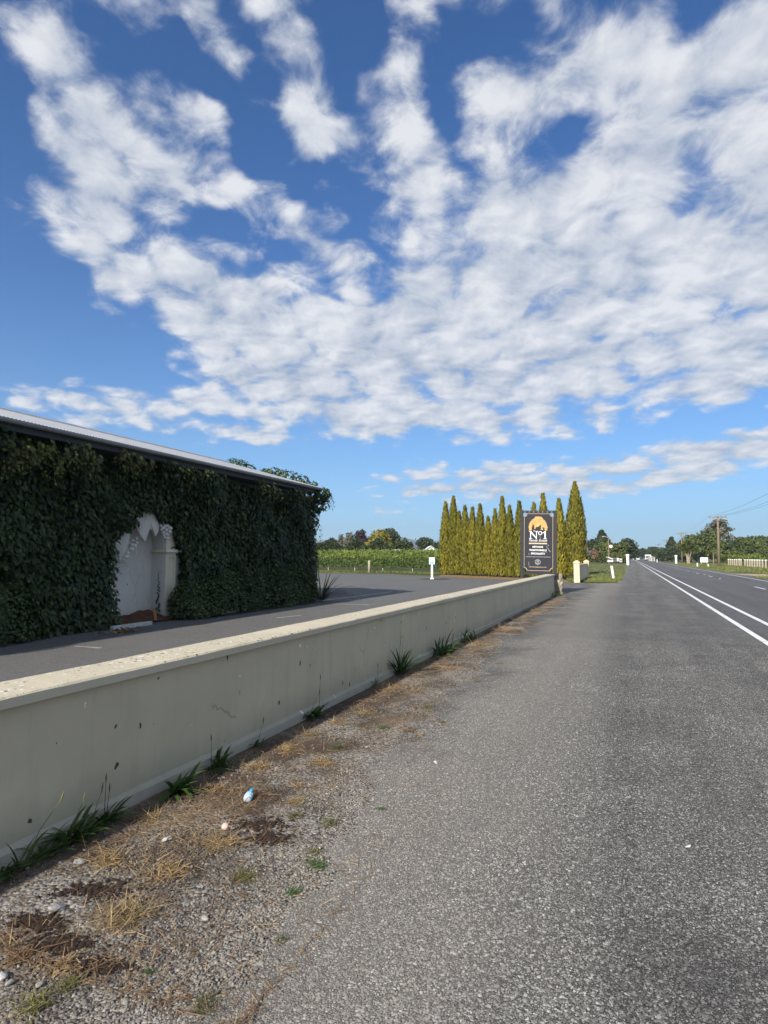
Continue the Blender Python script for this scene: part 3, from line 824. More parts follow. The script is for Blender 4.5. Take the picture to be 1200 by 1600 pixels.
def bunch(pts, X):
    c0 = FAC(*z2(*pts[0][:2]), X)
    mb_ = MB().tube([(X - .05, c0.y, c0.z + .10), (X + .03, c0.y, c0.z - .30)], [.014, .01], 6)
    o = bx(mb_, 'grape_bunch', 'niche_paint')
    for cx, cy, rad in pts:
        c = FAC(*z2(cx, cy), X)
        g = bpy.data.objects.new('grape', gme); COL.objects.link(g); g.parent = o
        s = rad / 7.27 * 14.6 / FPX
        g.location = (c.x - XF + rng.uniform(0, .05), c.y - 10, c.z); g.scale = (s, s, s)
bunch([(855, 308, 25), (818, 326, 23), (897, 326, 26), (855, 352, 25), (890, 371, 24), (826, 380, 21), (860, 397, 20), (838, 408, 19), (876, 405, 19), (846, 436, 16), (872, 445, 21), (858, 478, 16), (915, 330, 22), (805, 300, 18), (880, 300, 18), (800, 350, 16)], XF + .12)
bunch([(530, 496, 18), (500, 528, 26), (460, 570, 27), (432, 612, 24), (402, 655, 24), (462, 520, 20), (430, 650, 18), (520, 450, 18), (475, 470, 18), (340, 680, 20), (380, 690, 16)], XF + .10)
# roof: corrugated zinc sheets, gutter, fascia, soffit
def zroof(x):
    return 3.95 + (-10.05 - x) * (5.07 - 3.95) / 3.95
yy = np.arange(-6.4, 18.95, .019)
wav = .010 * np.sin(yy / .076 * 2 * math.pi)
V, F = [], []
for i, (y, w) in enumerate(zip(yy, wav)):
    V += [(-10.0 - XF, y - 10, zroof(-10.0) + w), (-14.0 - XF, y - 10, zroof(-14.0) + w), (-18.0 - XF, y - 10, zroof(-10.0) + w)]
for i in range(len(yy) - 1):
    a, b_ = 3 * i, 3 * i + 3
    F += [(a, b_, b_ + 1, a + 1), (a + 1, b_ + 1, b_ + 2, a + 2)]
link('roof', np_mesh('roof', V, F), M['zinc'], bld)
bx(MB().tube([(-14.0, -6.4, zroof(-14) + .0), (-14.0, 18.95, zroof(-14) + .0)], .055, 8), 'ridge_cap', 'zinc')
mb = MB()
gp = [(-10.10, 3.925), (-10.10, 3.875), (-10.07, 3.855), (-10.0, 3.845), (-9.96, 3.855), (-9.94, 3.88), (-9.94, 3.92), (-9.952, 3.92), (-9.952, 3.885), (-10.0, 3.86), (-10.085, 3.88), (-10.085, 3.925)]
mb.prism(gp, -6.4, 18.92)
bx(mb, 'gutter', 'gutter')
bx(MB().box(-10.145, -10.105, -6.3, 18.9, 3.74, 3.925), 'fascia', 'soffit')
bx(MB().box(XF + .003, -10.148, -6.3, 18.9, 3.745, 3.765), 'soffit', 'soffit')
bx(MB().prism([(-10.06, zroof(-10.06) - .03), (-14, zroof(-14) - .03), (-14, zroof(-14) - .2), (-10.06, zroof(-10.06) - .2)], 18.86, 18.9), 'barge_board', 'soffit')

bx(MB().box(XF + .004, XF + .03, -5.9, 18.79, 3.30, 3.738), 'eave_shade_strip', 'soffit')  # dark strip added on the wall for the shade under the eave
# planting bed: mulch heap, white kerb, offcut of timber, dropped leaves
ny, nx = 40, 8
V = []
for i in range(ny + 1):
    y = 8.6 + 3.6 * i / ny
    for k in range(nx + 1):
        x = -10.31 - .66 * k / nx
        z = .02 + .12 * (k / nx) + .10 * math.exp(-((y - 11.55) / .45) ** 2) * (k / nx) + rng.normal() * .012
        V.append((x + 10.6, y - 10.3, z))
F = [(i * (nx + 1) + k, (i + 1) * (nx + 1) + k, (i + 1) * (nx + 1) + k + 1, i * (nx + 1) + k + 1) for i in range(ny) for k in range(nx)]
mul = link('mulch_bed', np_mesh('mulch_bed', V, F), M['mulch']); mul.location = (-10.6, 10.3, 0)
tag(mul, 'reddish bark mulch heaped at the foot of the white niche', 'mulch')
n = 1500
P = np.stack([rng.uniform(-.33, .28, n), rng.uniform(-1.6, 1.85, n), np.zeros(n)], 1)
k_ = (.29 - P[:, 0]) / .66
P[:, 2] = .03 + .12 * k_ + .10 * np.exp(-((P[:, 1] + 10.3 - 11.55) / .45) ** 2) * k_
V, F = stamp(T_DIA, F_DIA, frames(unit(n) * .5 + np.array([0, 0, 1]), unit(n)), np.stack([rng.uniform(.012, .03, n), rng.uniform(.03, .07, n), np.full(n, .02)], 1), P)
o = link('bark_chips', np_mesh('bark_chips', V, F), M['mulch'], mul); o['kind'] = 'stuff'
k0, k1 = G(177, 984.0), G(241, 975.5)
kerb = thing('kerb_stone', 'long white painted kerb stone edging the mulch below the niche', 'kerb', (k0.x, k0.y, 0))
MB().cbox(-.10, .0, 0, (k1.y - k0.y), -.02, .07, .012).build('kerb_body', M['kerb'], kerb)
for (a, b_, l_) in (((330, 961.5), (372, 956), 'short grey white kerb stone under the middle shrub by the building'), ((0, 1003), (8, 1002), 'pale kerb stone end under the creeper at the edge of the yard')):
    k0, k1 = G(*a), G(*b_)
    kb = thing('kerb_stone', l_, 'kerb', (k0.x, k0.y, 0), group='kerb stones along the creeper bed')
    MB().cbox(-.12, 0, 0, max(.5, k1.y - k0.y), -.02, .06, .012).build('kerb_body', M['kerb'], kb)
kerb['group'] = 'kerb stones along the creeper bed'
c = G(243.5, 972)
oc = MB().add([(-.035, 0, 0), (.035, 0, 0), (.05, .02, .36), (-.04, .02, .40), (-.035, .04, 0), (.035, .04, 0), (.05, .06, .35), (-.04, .06, .39)], [(0, 1, 2, 3), (7, 6, 5, 4), (0, 4, 5, 1), (1, 5, 6, 2), (2, 6, 7, 3), (3, 7, 4, 0)]).build('timber_offcut', M['chipwood'])
oc.scale = (.7, .7, .75)
oc.location = (-10.36, FAC(243, 960, -10.36).y, .02); oc.rotation_euler = (0, R(-12), R(10))
tag(oc, 'short orange timber offcut leaning in the mulch beside the pilaster', 'timber')
n = 46
P = np.stack([rng.normal(size=n) * .10, rng.normal(size=n) * .22, rng.uniform(.0, .07, n)], 1)
V, F = stamp(T_LEAF, F_LEAF, frames(unit(n) * .7 + np.array([0, 0, 1]), unit(n)), np.stack([rng.uniform(.08, .13, n)] * 3, 1), P)
lp = link('dropped_leaves', np_mesh('dropped_leaves', V, F), M['deadleaf']); lp.location = G(190, 988)
tag(lp, 'little heap of dry brown leaves on the asphalt before the mulch bed', 'leaf litter', kind='stuff')

# ================================================================== CREEPER ON THE BUILDING
def creeper_out(y, z):
    """how far the leaves stand off the wall"""
    o = .08 + .24 * vnoise(y, z, .9, 21) + .16 * vnoise(y, z, 2.6, 22)
    o += np.clip((z - 2.7) / 1.0, 0, 1) * .34 * (vnoise(y, z * .3, 1.1, 23) > .42) * (.4 + vnoise(y, z * .3, 1.1, 23))
    o += np.clip((.5 - z) / .5, 0, 1) * .12
    return o
# bare patch round the niche, measured on the wall
hole = [(172, 985), (173, 966), (177, 930), (176, 900), (179, 870), (175, 850), (184, 828), (196, 828), (205, 820), (209, 806), (217, 800), (226, 800), (232, 797), (242, 801), (250, 812), (264, 810), (273, 822), (276, 846), (281, 858), (283, 900), (281, 957), (266, 970), (255, 985)]
hp = [FAC(a, b_, XF + .16) for a, b_ in hole]
HY, HZ_ = np.array([p_.y for p_ in hp]), np.array([p_.z for p_ in hp])
def in_hole(y, z):
    ins = np.zeros(len(y), bool)
    n = len(HY)
    for i in range(n):
        j = (i + 1) % n
        c_ = ((HZ_[i] > z) != (HZ_[j] > z)) & (y < (HY[j] - HY[i]) * (z - HZ_[i]) / (HZ_[j] - HZ_[i] + 1e-12) + HY[i])
        ins ^= c_
    return ins
ivy = thing('creeper', 'dense dark green creeper hanging all over the long wall of the winery', 'creeper', (XF, 10, 0))
ORG = np.array([XF, 10, 0])
def creeper_leaves(n, y0, y1, layer, szlo, szhi, r):
    y = r.uniform(y0, y1, n); z = r.uniform(.02, 3.80, n)
    top = 3.62 + .20 * vnoise(y, y * 0, .9, 31)
    k = (z < top) & ~in_hole(y, z)
    y, z = y[k], z[k]
    out = creeper_out(y, z) * layer + r.uniform(-.05, .04, len(y))
    P_ = np.stack([XF + np.maximum(out, .03), y, z], 1)
    m_ = len(y)
    tilt = r.uniform(.15, 1.0, m_)
    nrm = np.stack([np.cos(tilt), r.normal(size=m_) * .38, np.sin(tilt) * .9], 1)
    tip = np.stack([.25 + 0 * y, r.normal(size=m_) * .45, -1 + 0 * y], 1)
    s = r.uniform(szlo, szhi, m_)
    return P_, frames(nrm, tip), np.stack([s, s, s], 1)
VV, FF = [], []
for lay, n, lo, hi in ((.12, 9000, .16, .22), (1.0, 30000, .075, .15), (.72, 16000, .08, .15), (.42, 12000, .10, .16)):
    P_, Rm, S_ = creeper_leaves(n, -1.5, 19.0, lay, lo, hi, rng)
    VV.append((P_, Rm, S_))
P_, Rm, S_ = (np.concatenate([v[i] for v in VV]) for i in range(3))
# separate leaves: the outermost of the nearest stretch
near = np.where((P_[:, 1] > 7.0) & (P_[:, 1] < 11.0) & (S_[:, 0] > .12) & (P_[:, 0] > XF + .16))[0]
near = near[np.argsort(-(P_[near, 0]))][:300]
rest = np.ones(len(P_), bool); rest[near] = False
V, F = stamp(T_LEAF, F_LEAF, Rm[rest], S_[rest], P_[rest] - ORG)
o = link('foliage', np_mesh('foliage', V, F), M['ivy'], ivy); o['kind'] = 'stuff'
lme = np_mesh('leaf', T_LEAF, F_LEAF); lme.materials.append(M['ivy'])
for i in near:
    o = bpy.data.objects.new('leaf', lme); COL.objects.link(o); o.parent = ivy
    mt = Matrix([[*(Rm[i][a] * S_[i, 0]), P_[i][a] - ORG[a]] for a in range(3)] + [[0, 0, 0, 1]])
    o.matrix_local = mt
# corner wrap, roof-edge tufts, hanging young shoots
PP, NN = [], []
def puff(c, rx, ry, rz, n):
    d = unit(n) * rng.uniform(.45, 1.0, n)[:, None] ** .5
    PP.append(np.array(c) + d * np.array([rx, ry, rz])); NN.append(d + np.array([.3, 0, .5]))
puff((-10.25, 19.15, 3.72), .36, .38, .30, 240)
puff((-10.30, 19.35, 3.45), .30, .30, .35, 150)
puff((-10.05, 19.05, 3.80), .22, .50, .22, 130)
for z in np.arange(.2, 3.5, .22):
    puff((-10.55, 18.95 + .10 * math.sin(z * 5) + .16 * (z / 3.5), z), .25, .34, .24, 110)
for x, h in ((-13.8, .16), (-13.45, .2), (-13.1, .12), (-12.35, .12), (-12.0, .24), (-11.7, .2), (-11.4, .25), (-11.1, .22), (-10.8, .2), (-10.5, .12)):
    puff((x, 19.0, zroof(x) + h * .5), .24, .22, h, 70)
P2, N2 = np.concatenate(PP), np.concatenate(NN)
s = rng.uniform(.09, .15, len(P2))
V, F = stamp(T_LEAF, F_LEAF, frames(N2 + unit(len(P2)) * .5, np.array([0, 0, -1]) + unit(len(P2)) * .7), np.stack([s] * 3, 1), P2 - ORG)
o = link('corner_foliage', np_mesh('corner_foliage', V, F), M['shrub'], ivy); o['kind'] = 'stuff'
PP, SS = [], []
stems = MB()
def strand(p0, length, lean, k=1.0):
    m_ = max(4, int(length / .045))
    t = np.linspace(0, 1, m_)[:, None]
    curve = np.array(p0) + t * np.array([lean[0], lean[1], -length]) + np.stack([.05 * np.sin(t[:, 0] * 5), .06 * np.sin(t[:, 0] * 4 + 1), 0 * t[:, 0]], 1)
    stems.tube([tuple(c_ - ORG) for c_ in curve[::max(1, m_ // 5)]], .005, 4)
    PP.append(curve + rng.normal(size=(m_, 3)) * .035); SS.append(np.linspace(1.0, .5, m_) * .125 * k)
tops = [(px, py) for px, py in ((14, 688), (22, 700), (40, 690), (46, 697), (60, 694), (66, 700), (75, 690), (18, 712), (100, 700), (112, 696), (125, 698), (132, 690), (140, 700), (146, 712), (86, 712), (190, 684), (196, 690), (206, 705), (212, 698), (220, 712), (232, 716), (300, 730), (318, 735), (324, 728), (262, 718), (283, 722), (404, 742), (410, 745), (420, 752), (430, 758), (460, 760), (466, 764), (476, 766))]
for px, py in tops:
    for q in range(4):
        c = FAC(px + rng.uniform(-5, 5), py + rng.uniform(-3, 8), XF + rng.uniform(.45, .66))
        strand((c.x, c.y, min(c.z, 3.76)), rng.uniform(.15, .5), (rng.uniform(0, .12), rng.uniform(-.12, .12)))
for q in range(12):                      # wisps at the far corner
    strand((-10.1 + rng.uniform(-.2, .2), 19.3 + rng.uniform(-.1, .2), 3.75 + rng.uniform(-.2, .1)), rng.uniform(.1, .5), (rng.uniform(.0, .2), rng.uniform(.1, .5)), .8)
for q in range(5):
    strand((-10.3, 19.25, rng.uniform(1.6, 3.1)), rng.uniform(.1, .3), (rng.uniform(.0, .2), rng.uniform(.1, .3)), .8)
P2, s = np.concatenate(PP), np.concatenate(SS)
m_ = len(P2)
V, F = stamp(T_LEAF, F_LEAF, frames(np.array([.8, 0, .6]) + unit(m_) * .5, np.array([.2, 0, -1]) + unit(m_) * .8), np.stack([s] * 3, 1), P2 - ORG)
o = link('young_shoots', np_mesh('young_shoots', V, F), M['ivy_young'], ivy); o['kind'] = 'stuff'
# bare stems on the niche wall and a leafy runner up its side
stems.tube([tuple(np.array((XF - .34, FAC(238, 955, XF - .34).y, .18 + .12 * k)) + rng.normal(size=3) * .012 - ORG) for k in range(6)], [.016, .013, .012, .010, .008, .006], 5)
for q in range(14):
    z0 = rng.uniform(.5, 1.9); y0 = 10.45 + rng.uniform(0, .15)
    stems.tube([tuple(np.array((XF - .345, y0 + .10 * k, z0 + rng.normal() * .02)) - ORG) for k in range(4)], .004, 4)
stems.build('stem', M['stem'], ivy)['kind'] = 'stuff'
m_ = 26
t = np.linspace(0, 1, m_)
P2 = np.stack([XF - .12 + .02 * rng.normal(size=m_), YN1 - .02 + 0 * t, .25 + t * .95], 1)
s = np.linspace(.10, .03, m_)
V, F = stamp(T_LEAF, F_LEAF, frames(np.array([.3, -1, .2]) + unit(m_) * .35, np.array([.3, 0, -1]) + unit(m_) * .5), np.stack([s] * 3, 1), P2 - ORG)
o = link('runner_leaves', np_mesh('runner_leaves', V, F), M['shrub'], ivy); o['kind'] = 'stuff'

# ================================================================== SHRUBS AND FLAX AT ITS FOOT
def shrub(label, c, rx, ry, h, n, seed, mat='shrub'):
    r = np.random.RandomState(seed)
    o = thing('shrub', label, 'shrub', c, group='clipped shrubs along the creeper wall')
    d = unit(n, r); d[:, 2] = np.abs(d[:, 2])
    lump = .80 + .42 * vnoise(np.arctan2(d[:, 1], d[:, 0]) * 1.3 + seed, d[:, 2] * 2, 1.4, seed)
    rad = (r.uniform(.55, 1, n) ** .4) * lump
    e = np.power(np.abs(d), .7) * np.sign(d)
    P_ = e * rad[:, None] * np.array([rx, ry, h])
    P_[:, 2] = np.maximum(P_[:, 2], .04 + r.uniform(0, .1, n))
    s = r.uniform(.05, .085, n)
    V_, F_ = stamp(T_LEAF, F_LEAF, frames(d + unit(n, r) * .7 + np.array([0, 0, .3]), unit(n, r) + np.array([0, 0, -.2])), np.stack([s] * 3, 1), P_)
    f = link('foliage', np_mesh('foliage', V_, F_), M[mat], o); f['kind'] = 'stuff'
    st = MB()
    for k in range(6):
        a = r.uniform(0, 6.28)
        st.tube([(0, 0, 0), (.3 * rx * math.cos(a), .3 * ry * math.sin(a), h * .4), (.6 * rx * math.cos(a), .6 * ry * math.sin(a), h * .75)], [.02, .014, .006], 5)
    st.build('stem', M['stem'], o)['kind'] = 'stuff'
    return o
ys_ = [FAC(px, 940, -10.05).y for px in (314, 356, 405, 452, 485)]
shrub('leafy shrub just right of the white pilaster below the creeper', (-10.15, ys_[0], 0), .48, .80, .95, 5200, 41)
shrub('tall rounded shrub second from the pilaster against the creeper', (-10.15, ys_[1], 0), .52, .95, 1.12, 5200, 42)
shrub('broad shrub in the middle of the row under the gutter', (-10.15, ys_[2], 0), .52, 1.15, 1.02, 5200, 43)
shrub('dark round shrub at the far end of the row beside the flax', (-10.10, ys_[3], 0), .55, 1.15, 1.18, 5200, 44)
shrub('last low shrub at the building corner behind the flax blades', (-10.15, ys_[4] - .5, 0), .50, .85, 1.0, 3600, 45)
shrub('low dark shrub at the left edge below the creeper, before the niche', (-10.3, FAC(8, 950, -10.3).y - .1, 0), .45, .75, 1.05, 5200, 46)
fl = G(494, 944)
flax = thing('flax_plant', 'spiky dark flax plant with sword leaves at the building corner', 'flax plant', (-9.75, FAC(492, 940, -10.0).y, 0))
for k in range(44):
    az = rng.uniform(-.9, 2.4); L = rng.uniform(.85, 1.6); up = rng.uniform(.35, 1.25)
    d = Vector((math.cos(az) * math.cos(up), math.sin(az) * math.cos(up), math.sin(up)))
    sidev = d.cross(Vector((0, 0, 1))).normalized()
    V, F = [], []
    for i in range(7):
        t = i / 6
        c = d * L * t + Vector((0, 0, -.45 * L * t * t * math.cos(up) ** 1.2)) + Vector((0, 0, .04))
        w = .024 * (1 - t ** 2.2) + .002
        V += [tuple(c - sidev * w), tuple(c + Vector((0, 0, -.006))), tuple(c + sidev * w)]
    for i in range(6):
        F += [(3 * i, 3 * i + 1, 3 * i + 4, 3 * i + 3), (3 * i + 1, 3 * i + 2, 3 * i + 5, 3 * i + 4)]
    link('leaf', np_mesh('leaf', V, F), M['flax'], flax)

# ================================================================== SIGN AT THE WALL END
sign = thing('estate_sign', 'tall navy wine estate sign with gold border and arched gold emblem at the wall end', 'sign', (-3.50, 25.30, 0), R(10))
sign.rotation_euler = (0, R(1.2), R(8))
KS = 452.0
def sx(cx): return (cx - 472) / KS
def sz(cy): return .80 + (1330 - cy) / KS
fr = MB()
fr.cbox(sx(148), sx(203), -.05, .06, sz(1390), sz(150), .006)
fr.cbox(sx(745), sx(800), -.05, .06, sz(1330), sz(150), .006)
fr.build('frame_post', M['black_metal'], sign)
MB().cbox(sx(203) + .001, sx(745) - .001, -.04, .05, sz(196), sz(152), .005).build('frame_rail', M['black_metal'], sign)
MB().cbox(sx(203) + .001, sx(745) - .001, -.04, .05, sz(1326), sz(1284), .005).build('frame_rail', M['black_metal'], sign)
for k in range(7):                       # pale lugs along the top rail
    x = sx(225 + 80 * k)
    MB().box(x, x + .018, -.046, .02, sz(190), sz(165)).build('rail_lug', M['lamp_grey'], sign)
def notched(x0, x1, z0, z1, rc_, chamfer=False):
    P_ = []
    for cx, cz, a0 in ((x0, z0, 90), (x1, z0, 180), (x1, z1, 270), (x0, z1, 0)):
        if chamfer:
            a_ = [a0, a0 - 90]
        else:
            a_ = [a0 - 90 * k / 8 for k in range(9)]
        P_ += [(cx + rc_ * math.cos(R(a)), cz + rc_ * math.sin(R(a))) for a in a_]
    return P_
px0, px1, pz0, pz1 = sx(192), sx(757), sz(1290), sz(188)
MB().prism(notched(px0, px1, pz0, pz1, .165), -.015, .025).build('sign_panel', M['sign_navy'], sign)
def ring_line(name, outer, inner, y0, y1, mat):
    n = len(outer)
    V = [(x, y, z) for y in (y0, y1) for L_ in (outer, inner) for x, z in L_]
    F = []
    for i in range(n):
        j = (i + 1) % n
        F += [(i, j, n + j, n + i), (i, 2 * n + i, 2 * n + j, j), (n + i, n + j, 3 * n + j, 3 * n + i)]
    return MB().add(V, F).build(name, M[mat], sign)
ring_line('gold_border', notched(sx(216), sx(732), sz(1258), sz(208), .115), notched(sx(221.5), sx(726.5), sz(1252.5), sz(213.5), .1165), -.021, -.014, 'pale_gold')
# arched emblem: gold canopy of leaves over dark figures
r = np.random.RandomState(5)
arc_o = []
for k in range(41):
    a = math.pi * k / 40
    rad = 160 + (9 * math.sin(k * 1.9) if 8 < k < 33 else 0) + (22 if 15 < k < 27 else 0)
    arc_o.append((sx(465 - rad * math.cos(a)), sz(440 - (rad * .98) * math.sin(a))))
em = [(sx(305), sz(520)), (sx(305), sz(470)), (sx(296), sz(466)), (sx(296), sz(442))] + arc_o + [(sx(637), sz(442)), (sx(637), sz(466)), (sx(628), sz(470)), (sx(628), sz(520)),
     (sx(585), sz(520)), (sx(583), sz(478)), (sx(560), sz(455)), (sx(535), sz(470)), (sx(560), sz(490)), (sx(545), sz(512)), (sx(510), sz(500)), (sx(525), sz(470)), (sx(512), sz(455)), (sx(528), sz(425)),
     (sx(510), sz(415)), (sx(480), sz(440)), (sx(462), sz(455)), (sx(435), sz(450)), (sx(420), sz(490)), (sx(402), sz(490)), (sx(398), sz(430)), (sx(380), sz(405)), (sx(366), sz(412)), (sx(362), sz(450)), (sx(352), sz(480)), (sx(352), sz(520))]
emo = MB().prism(em, -.026, -.014).build('arch_emblem', M['gold'], sign)
lf = MB()
for k in range(46):                      # dark gaps between the leaves of the canopy
    a = r.uniform(.18, math.pi - .18); rad = r.uniform(60, 150)
    cx, cy, q = 465 - rad * math.cos(a) * .95, 445 - rad * math.sin(a), r.uniform(0, 6.28)
    if cy > 405 and 350 < cx < 585: continue
    l_, w_ = r.uniform(8, 17), r.uniform(2.0, 4.0)
    lf.prism([(sx(cx + l_ * math.cos(q)), sz(cy + l_ * math.sin(q))), (sx(cx - w_ * math.sin(q)), sz(cy + w_ * math.cos(q))), (sx(cx - l_ * math.cos(q)), sz(cy - l_ * math.sin(q))), (sx(cx + w_ * math.sin(q)), sz(cy - w_ * math.cos(q)))], -.030, -.0262)
lf.build('emblem_lines', plain('emblem_brown_line', (.22, .11, .035), .6), emo)
for cx, cy in ((395, 525), (545, 495)):
    MB().prism([(sx(cx + 16 * math.cos(k * math.pi / 5) * (1 if k % 2 else .45)), sz(cy + 20 * math.sin(k * math.pi / 5) * (1 if k % 2 else .45))) for k in range(10)], -.031, -.0265).build('emblem_leaf', M['pale_gold'], emo)
# lettering
def glyph(name, polys, mat='white'):
    mb = MB()
    for p_ in polys:
        mb.prism([(sx(a), sz(b_)) for a, b_ in p_], -.024, -.0145)
    return mb.build(name, M[mat], sign)
def oval(cx, cy, rx, ry, n=28): return [(cx + rx * math.cos(2 * math.pi * k / n), cy + ry * math.sin(2 * math.pi * k / n)) for k in range(n)]
glyph('letter', [[(326, 545), (340, 560), (340, 664), (326, 664)], [(306, 532), (346, 532), (445, 660), (445, 676), (438, 676), (318, 545), (306, 541)], [(433, 541), (445, 541), (445, 655), (433, 655)],
                 [(306, 664), (360, 664), (360, 675), (306, 675)], [(415, 531), (466, 531), (466, 541), (415, 541)]])
oo, oi = oval(504, 566, 36, 36), oval(503, 566, 20, 28)
ring_line('letter', [(sx(a), sz(b_)) for a, b_ in oo], [(sx(a), sz(b_)) for a, b_ in oi], -.024, -.0145, 'white')
glyph('letter', [[(580, 532), (604, 532), (604, 664), (582, 664), (582, 562), (560, 566), (545, 566), (545, 560), (562, 552)], [(560, 664.5), (624, 664.5), (624, 675), (560, 675)]])
glyph('letter_rule', [[(500, 604), (506, 604), (506, 690), (500, 690)]], 'sign_grey')
glyph('gold_bar', [[(304, 746), (626, 746), (626, 769), (304, 769)]], 'pale_gold')
def text(body, cx, cy, w, h, mat='white', shear=0.0, name='lettering', par=None, xyz=None, ext=.004, bold=0.0):
    cu = bpy.data.curves.new(name, 'FONT')
    cu.body = body; cu.align_x = 'CENTER'; cu.align_y = 'CENTER'; cu.extrude = ext; cu.shear = shear; cu.offset = bold
    cu.resolution_u = 3
    ob = bpy.data.objects.new(name, cu); COL.objects.link(ob)
    me = bpy.data.meshes.new_from_object(ob)
    bpy.data.objects.remove(ob); bpy.data.curves.remove(cu)
    c_ = np.array([v.co for v in me.vertices])
    lo, hi = c_.min(0), c_.max(0)
    x = ((c_[:, 0] - (lo[0] + hi[0]) / 2) / (hi[0] - lo[0])) * w
    z = ((c_[:, 1] - (lo[1] + hi[1]) / 2) / (hi[1] - lo[1])) * h
    y = -c_[:, 2]
    ox, oy, oz = xyz if xyz else (sx(cx), -.019, sz(cy))
    new = np.stack([x + ox, y + oy, z + oz], 1)
    me.vertices.foreach_set('co', new.astype(np.float32).ravel()); me.update()
    return link(name, me, M[mat], par or sign)
text('Family Estate', 466, 708, 325 / KS, 56 / KS, 'white', .45)
text('MÉTHODE', 463, 817, 186 / KS, 38 / KS, 'white', bold=.03)
text('TRADITIONNELLE', 465, 880, 312 / KS, 32 / KS, 'white', bold=.03)
text('SPECIALISTS', 463, 943, 245 / KS, 33 / KS, 'white', bold=.03)
text('No1FamilyEstate.co.nz', 462, 1191, 306 / KS, 30 / KS, 'pale_gold')
sm = MB()                                # a line of print too small to read
xx = 250
r = np.random.RandomState(3)
while xx < 684:
    w_ = r.uniform(8, 26)
    sm.box(sx(xx), sx(min(686, xx + w_)), -.0185, -.0145, sz(1008), sz(999)); xx += w_ + r.uniform(4, 9)
sm.build('small_print', M['sign_grey'], sign)
ring_line('round_badge', [(sx(a), sz(b_)) for a, b_ in oval(462, 1097, 50, 48)], [(sx(a), sz(b_)) for a, b_ in oval(462, 1097, 41, 39)], -.021, -.0145, 'sign_grey')
glyph('badge_mark', [[(445, 1066), (452, 1066), (470, 1090), (470, 1066), (478, 1066), (478, 1104), (470, 1104), (453, 1080), (453, 1104), (445, 1104)], [(432, 1116), (492, 1116), (486, 1126), (438, 1126)]], 'sign_grey')
glyph('scratch', [[(606, 800), (610, 797), (688, 905), (684, 915)]], 'sign_grey')
glyph('scratch', [[(300, 940), (307, 940), (308, 965), (301, 968)], [(298, 1100), (304, 1100), (306, 1165), (302, 1165)], [(630, 778), (655, 782), (660, 800), (652, 803), (646, 790)], [(602, 890), (608, 890), (612, 930), (607, 930)]], 'sign_grey')
post = MB().cbox(sx(545), sx(596), .0, .09, 0, sz(1331), .006).build('support_post', M['black_metal'], sign)
MB().cbox(sx(512), sx(582), -.13, -.003, .08, .36, .012).build('meter_box', M['black_metal'], sign)

# ================================================================== GATE WALL
gate = thing('gate_wall', 'short cream wall between two capped pillars beyond the driveway beside the lawn', 'gate wall', (-3.0, 38.3, 0))
def pillar(y, h):
    mb = MB().cbox(-.17, .17, y - .17, y + .17, 0, h - .16, .012)
    o = mb.build('pillar', M['gate_paint'], gate)
    MB().cbox(-.20, .20, y - .20, y + .20, h - .158, h - .09, .012).add([(-.20, y - .20, h - .088), (.20, y - .20, h - .088), (.20, y + .20, h - .088), (-.20, y + .20, h - .088), (-.05, y - .05, h + .03), (.05, y - .05, h + .03), (.05, y + .05, h + .03), (-.05, y + .05, h + .03)],
        [(3, 2, 1, 0), (4, 5, 6, 7), (0, 1, 5, 4), (1, 2, 6, 5), (2, 3, 7, 6), (3, 0, 4, 7)]).build('pillar_cap', M['gate_paint'], o)
pillar(0, 1.30); pillar(8.6, 1.30)
MB().cbox(-.10, .10, .175, 8.42, 0, .14, .01).build('panel_base', M['gate_panel'], gate)
pn = MB().box(-.055, .055, .175, 8.42, .142, .98).build('panel', M['gate_panel'], gate)
for k in range(29):
    MB().cbox(.057, .085, .30 + .28 * k, .50 + .28 * k, .20, .93, .008).build('panel_rib', M['gate_panel'], pn)
MB().cbox(-.11, .11, .175, 8.42, .982, 1.08, .012).build('panel_coping', M['gate_paint'], gate)

# ================================================================== MARKER POSTS AND ROADSIDE PILLARS
def marker(label, p, h, w, lean=0.0, cap=None, group='white roadside marker posts'):
    o = thing('marker_post', label, 'marker post', (p.x, p.y, 0), 0, group)
    o.rotation_euler = (0, lean, R(8))
    MB().cbox(-w / 2, w / 2, -.04, .04, -.05, h * .82, .008).build('post', M['white'], o)
    MB().cbox(-w / 2, w / 2, -.045, .035, h * .822, h, .012).build('post_top', M['white'], o)
    MB().box(-w * .3, w * .3, -.052, -.0455, h * .86, h * .95).build('reflector', M['lamp_grey'], o)
marker('white leaning marker post at the edge of the lawn beside the shoulder', G(958.7, 905), .92, .15, R(-7))
marker('small white marker post in the grass left of the white board', G(1089.7, 885.5), .62, .18)
marker('low white marker post in front of the white board', G(1106.5, 886), .45, .14)
marker('distant white marker post beside the far trucks on the right of the road', AT(1026.5, 190) * 1.0, .95, .2)
def tall_pillar(label, p, h, w):
    o = thing('entrance_pillar', label, 'pillar', (p.x, p.y, 0), 0, 'white entrance pillars far along the road')
    MB().cbox(-w / 2, w / 2, -w / 2, w / 2, 0, h * .80, .03).build('shaft', M['white'], o)
    MB().lathe([(w * .62, h * .802), (w * .78, h * .84), (w * .82, h * .92), (w * .6, h * .98), (w * .2, h)], 12).build('pillar_cap', M['white'], o, True)
q = G(981, 882.7)
tall_pillar('white capped entrance pillar on the left verge beyond the lawn', q, 2.15, .46)
tall_pillar('white capped entrance pillar on the right verge before the palm-like tree', G(1056.5, 881.0), 2.05, .42)

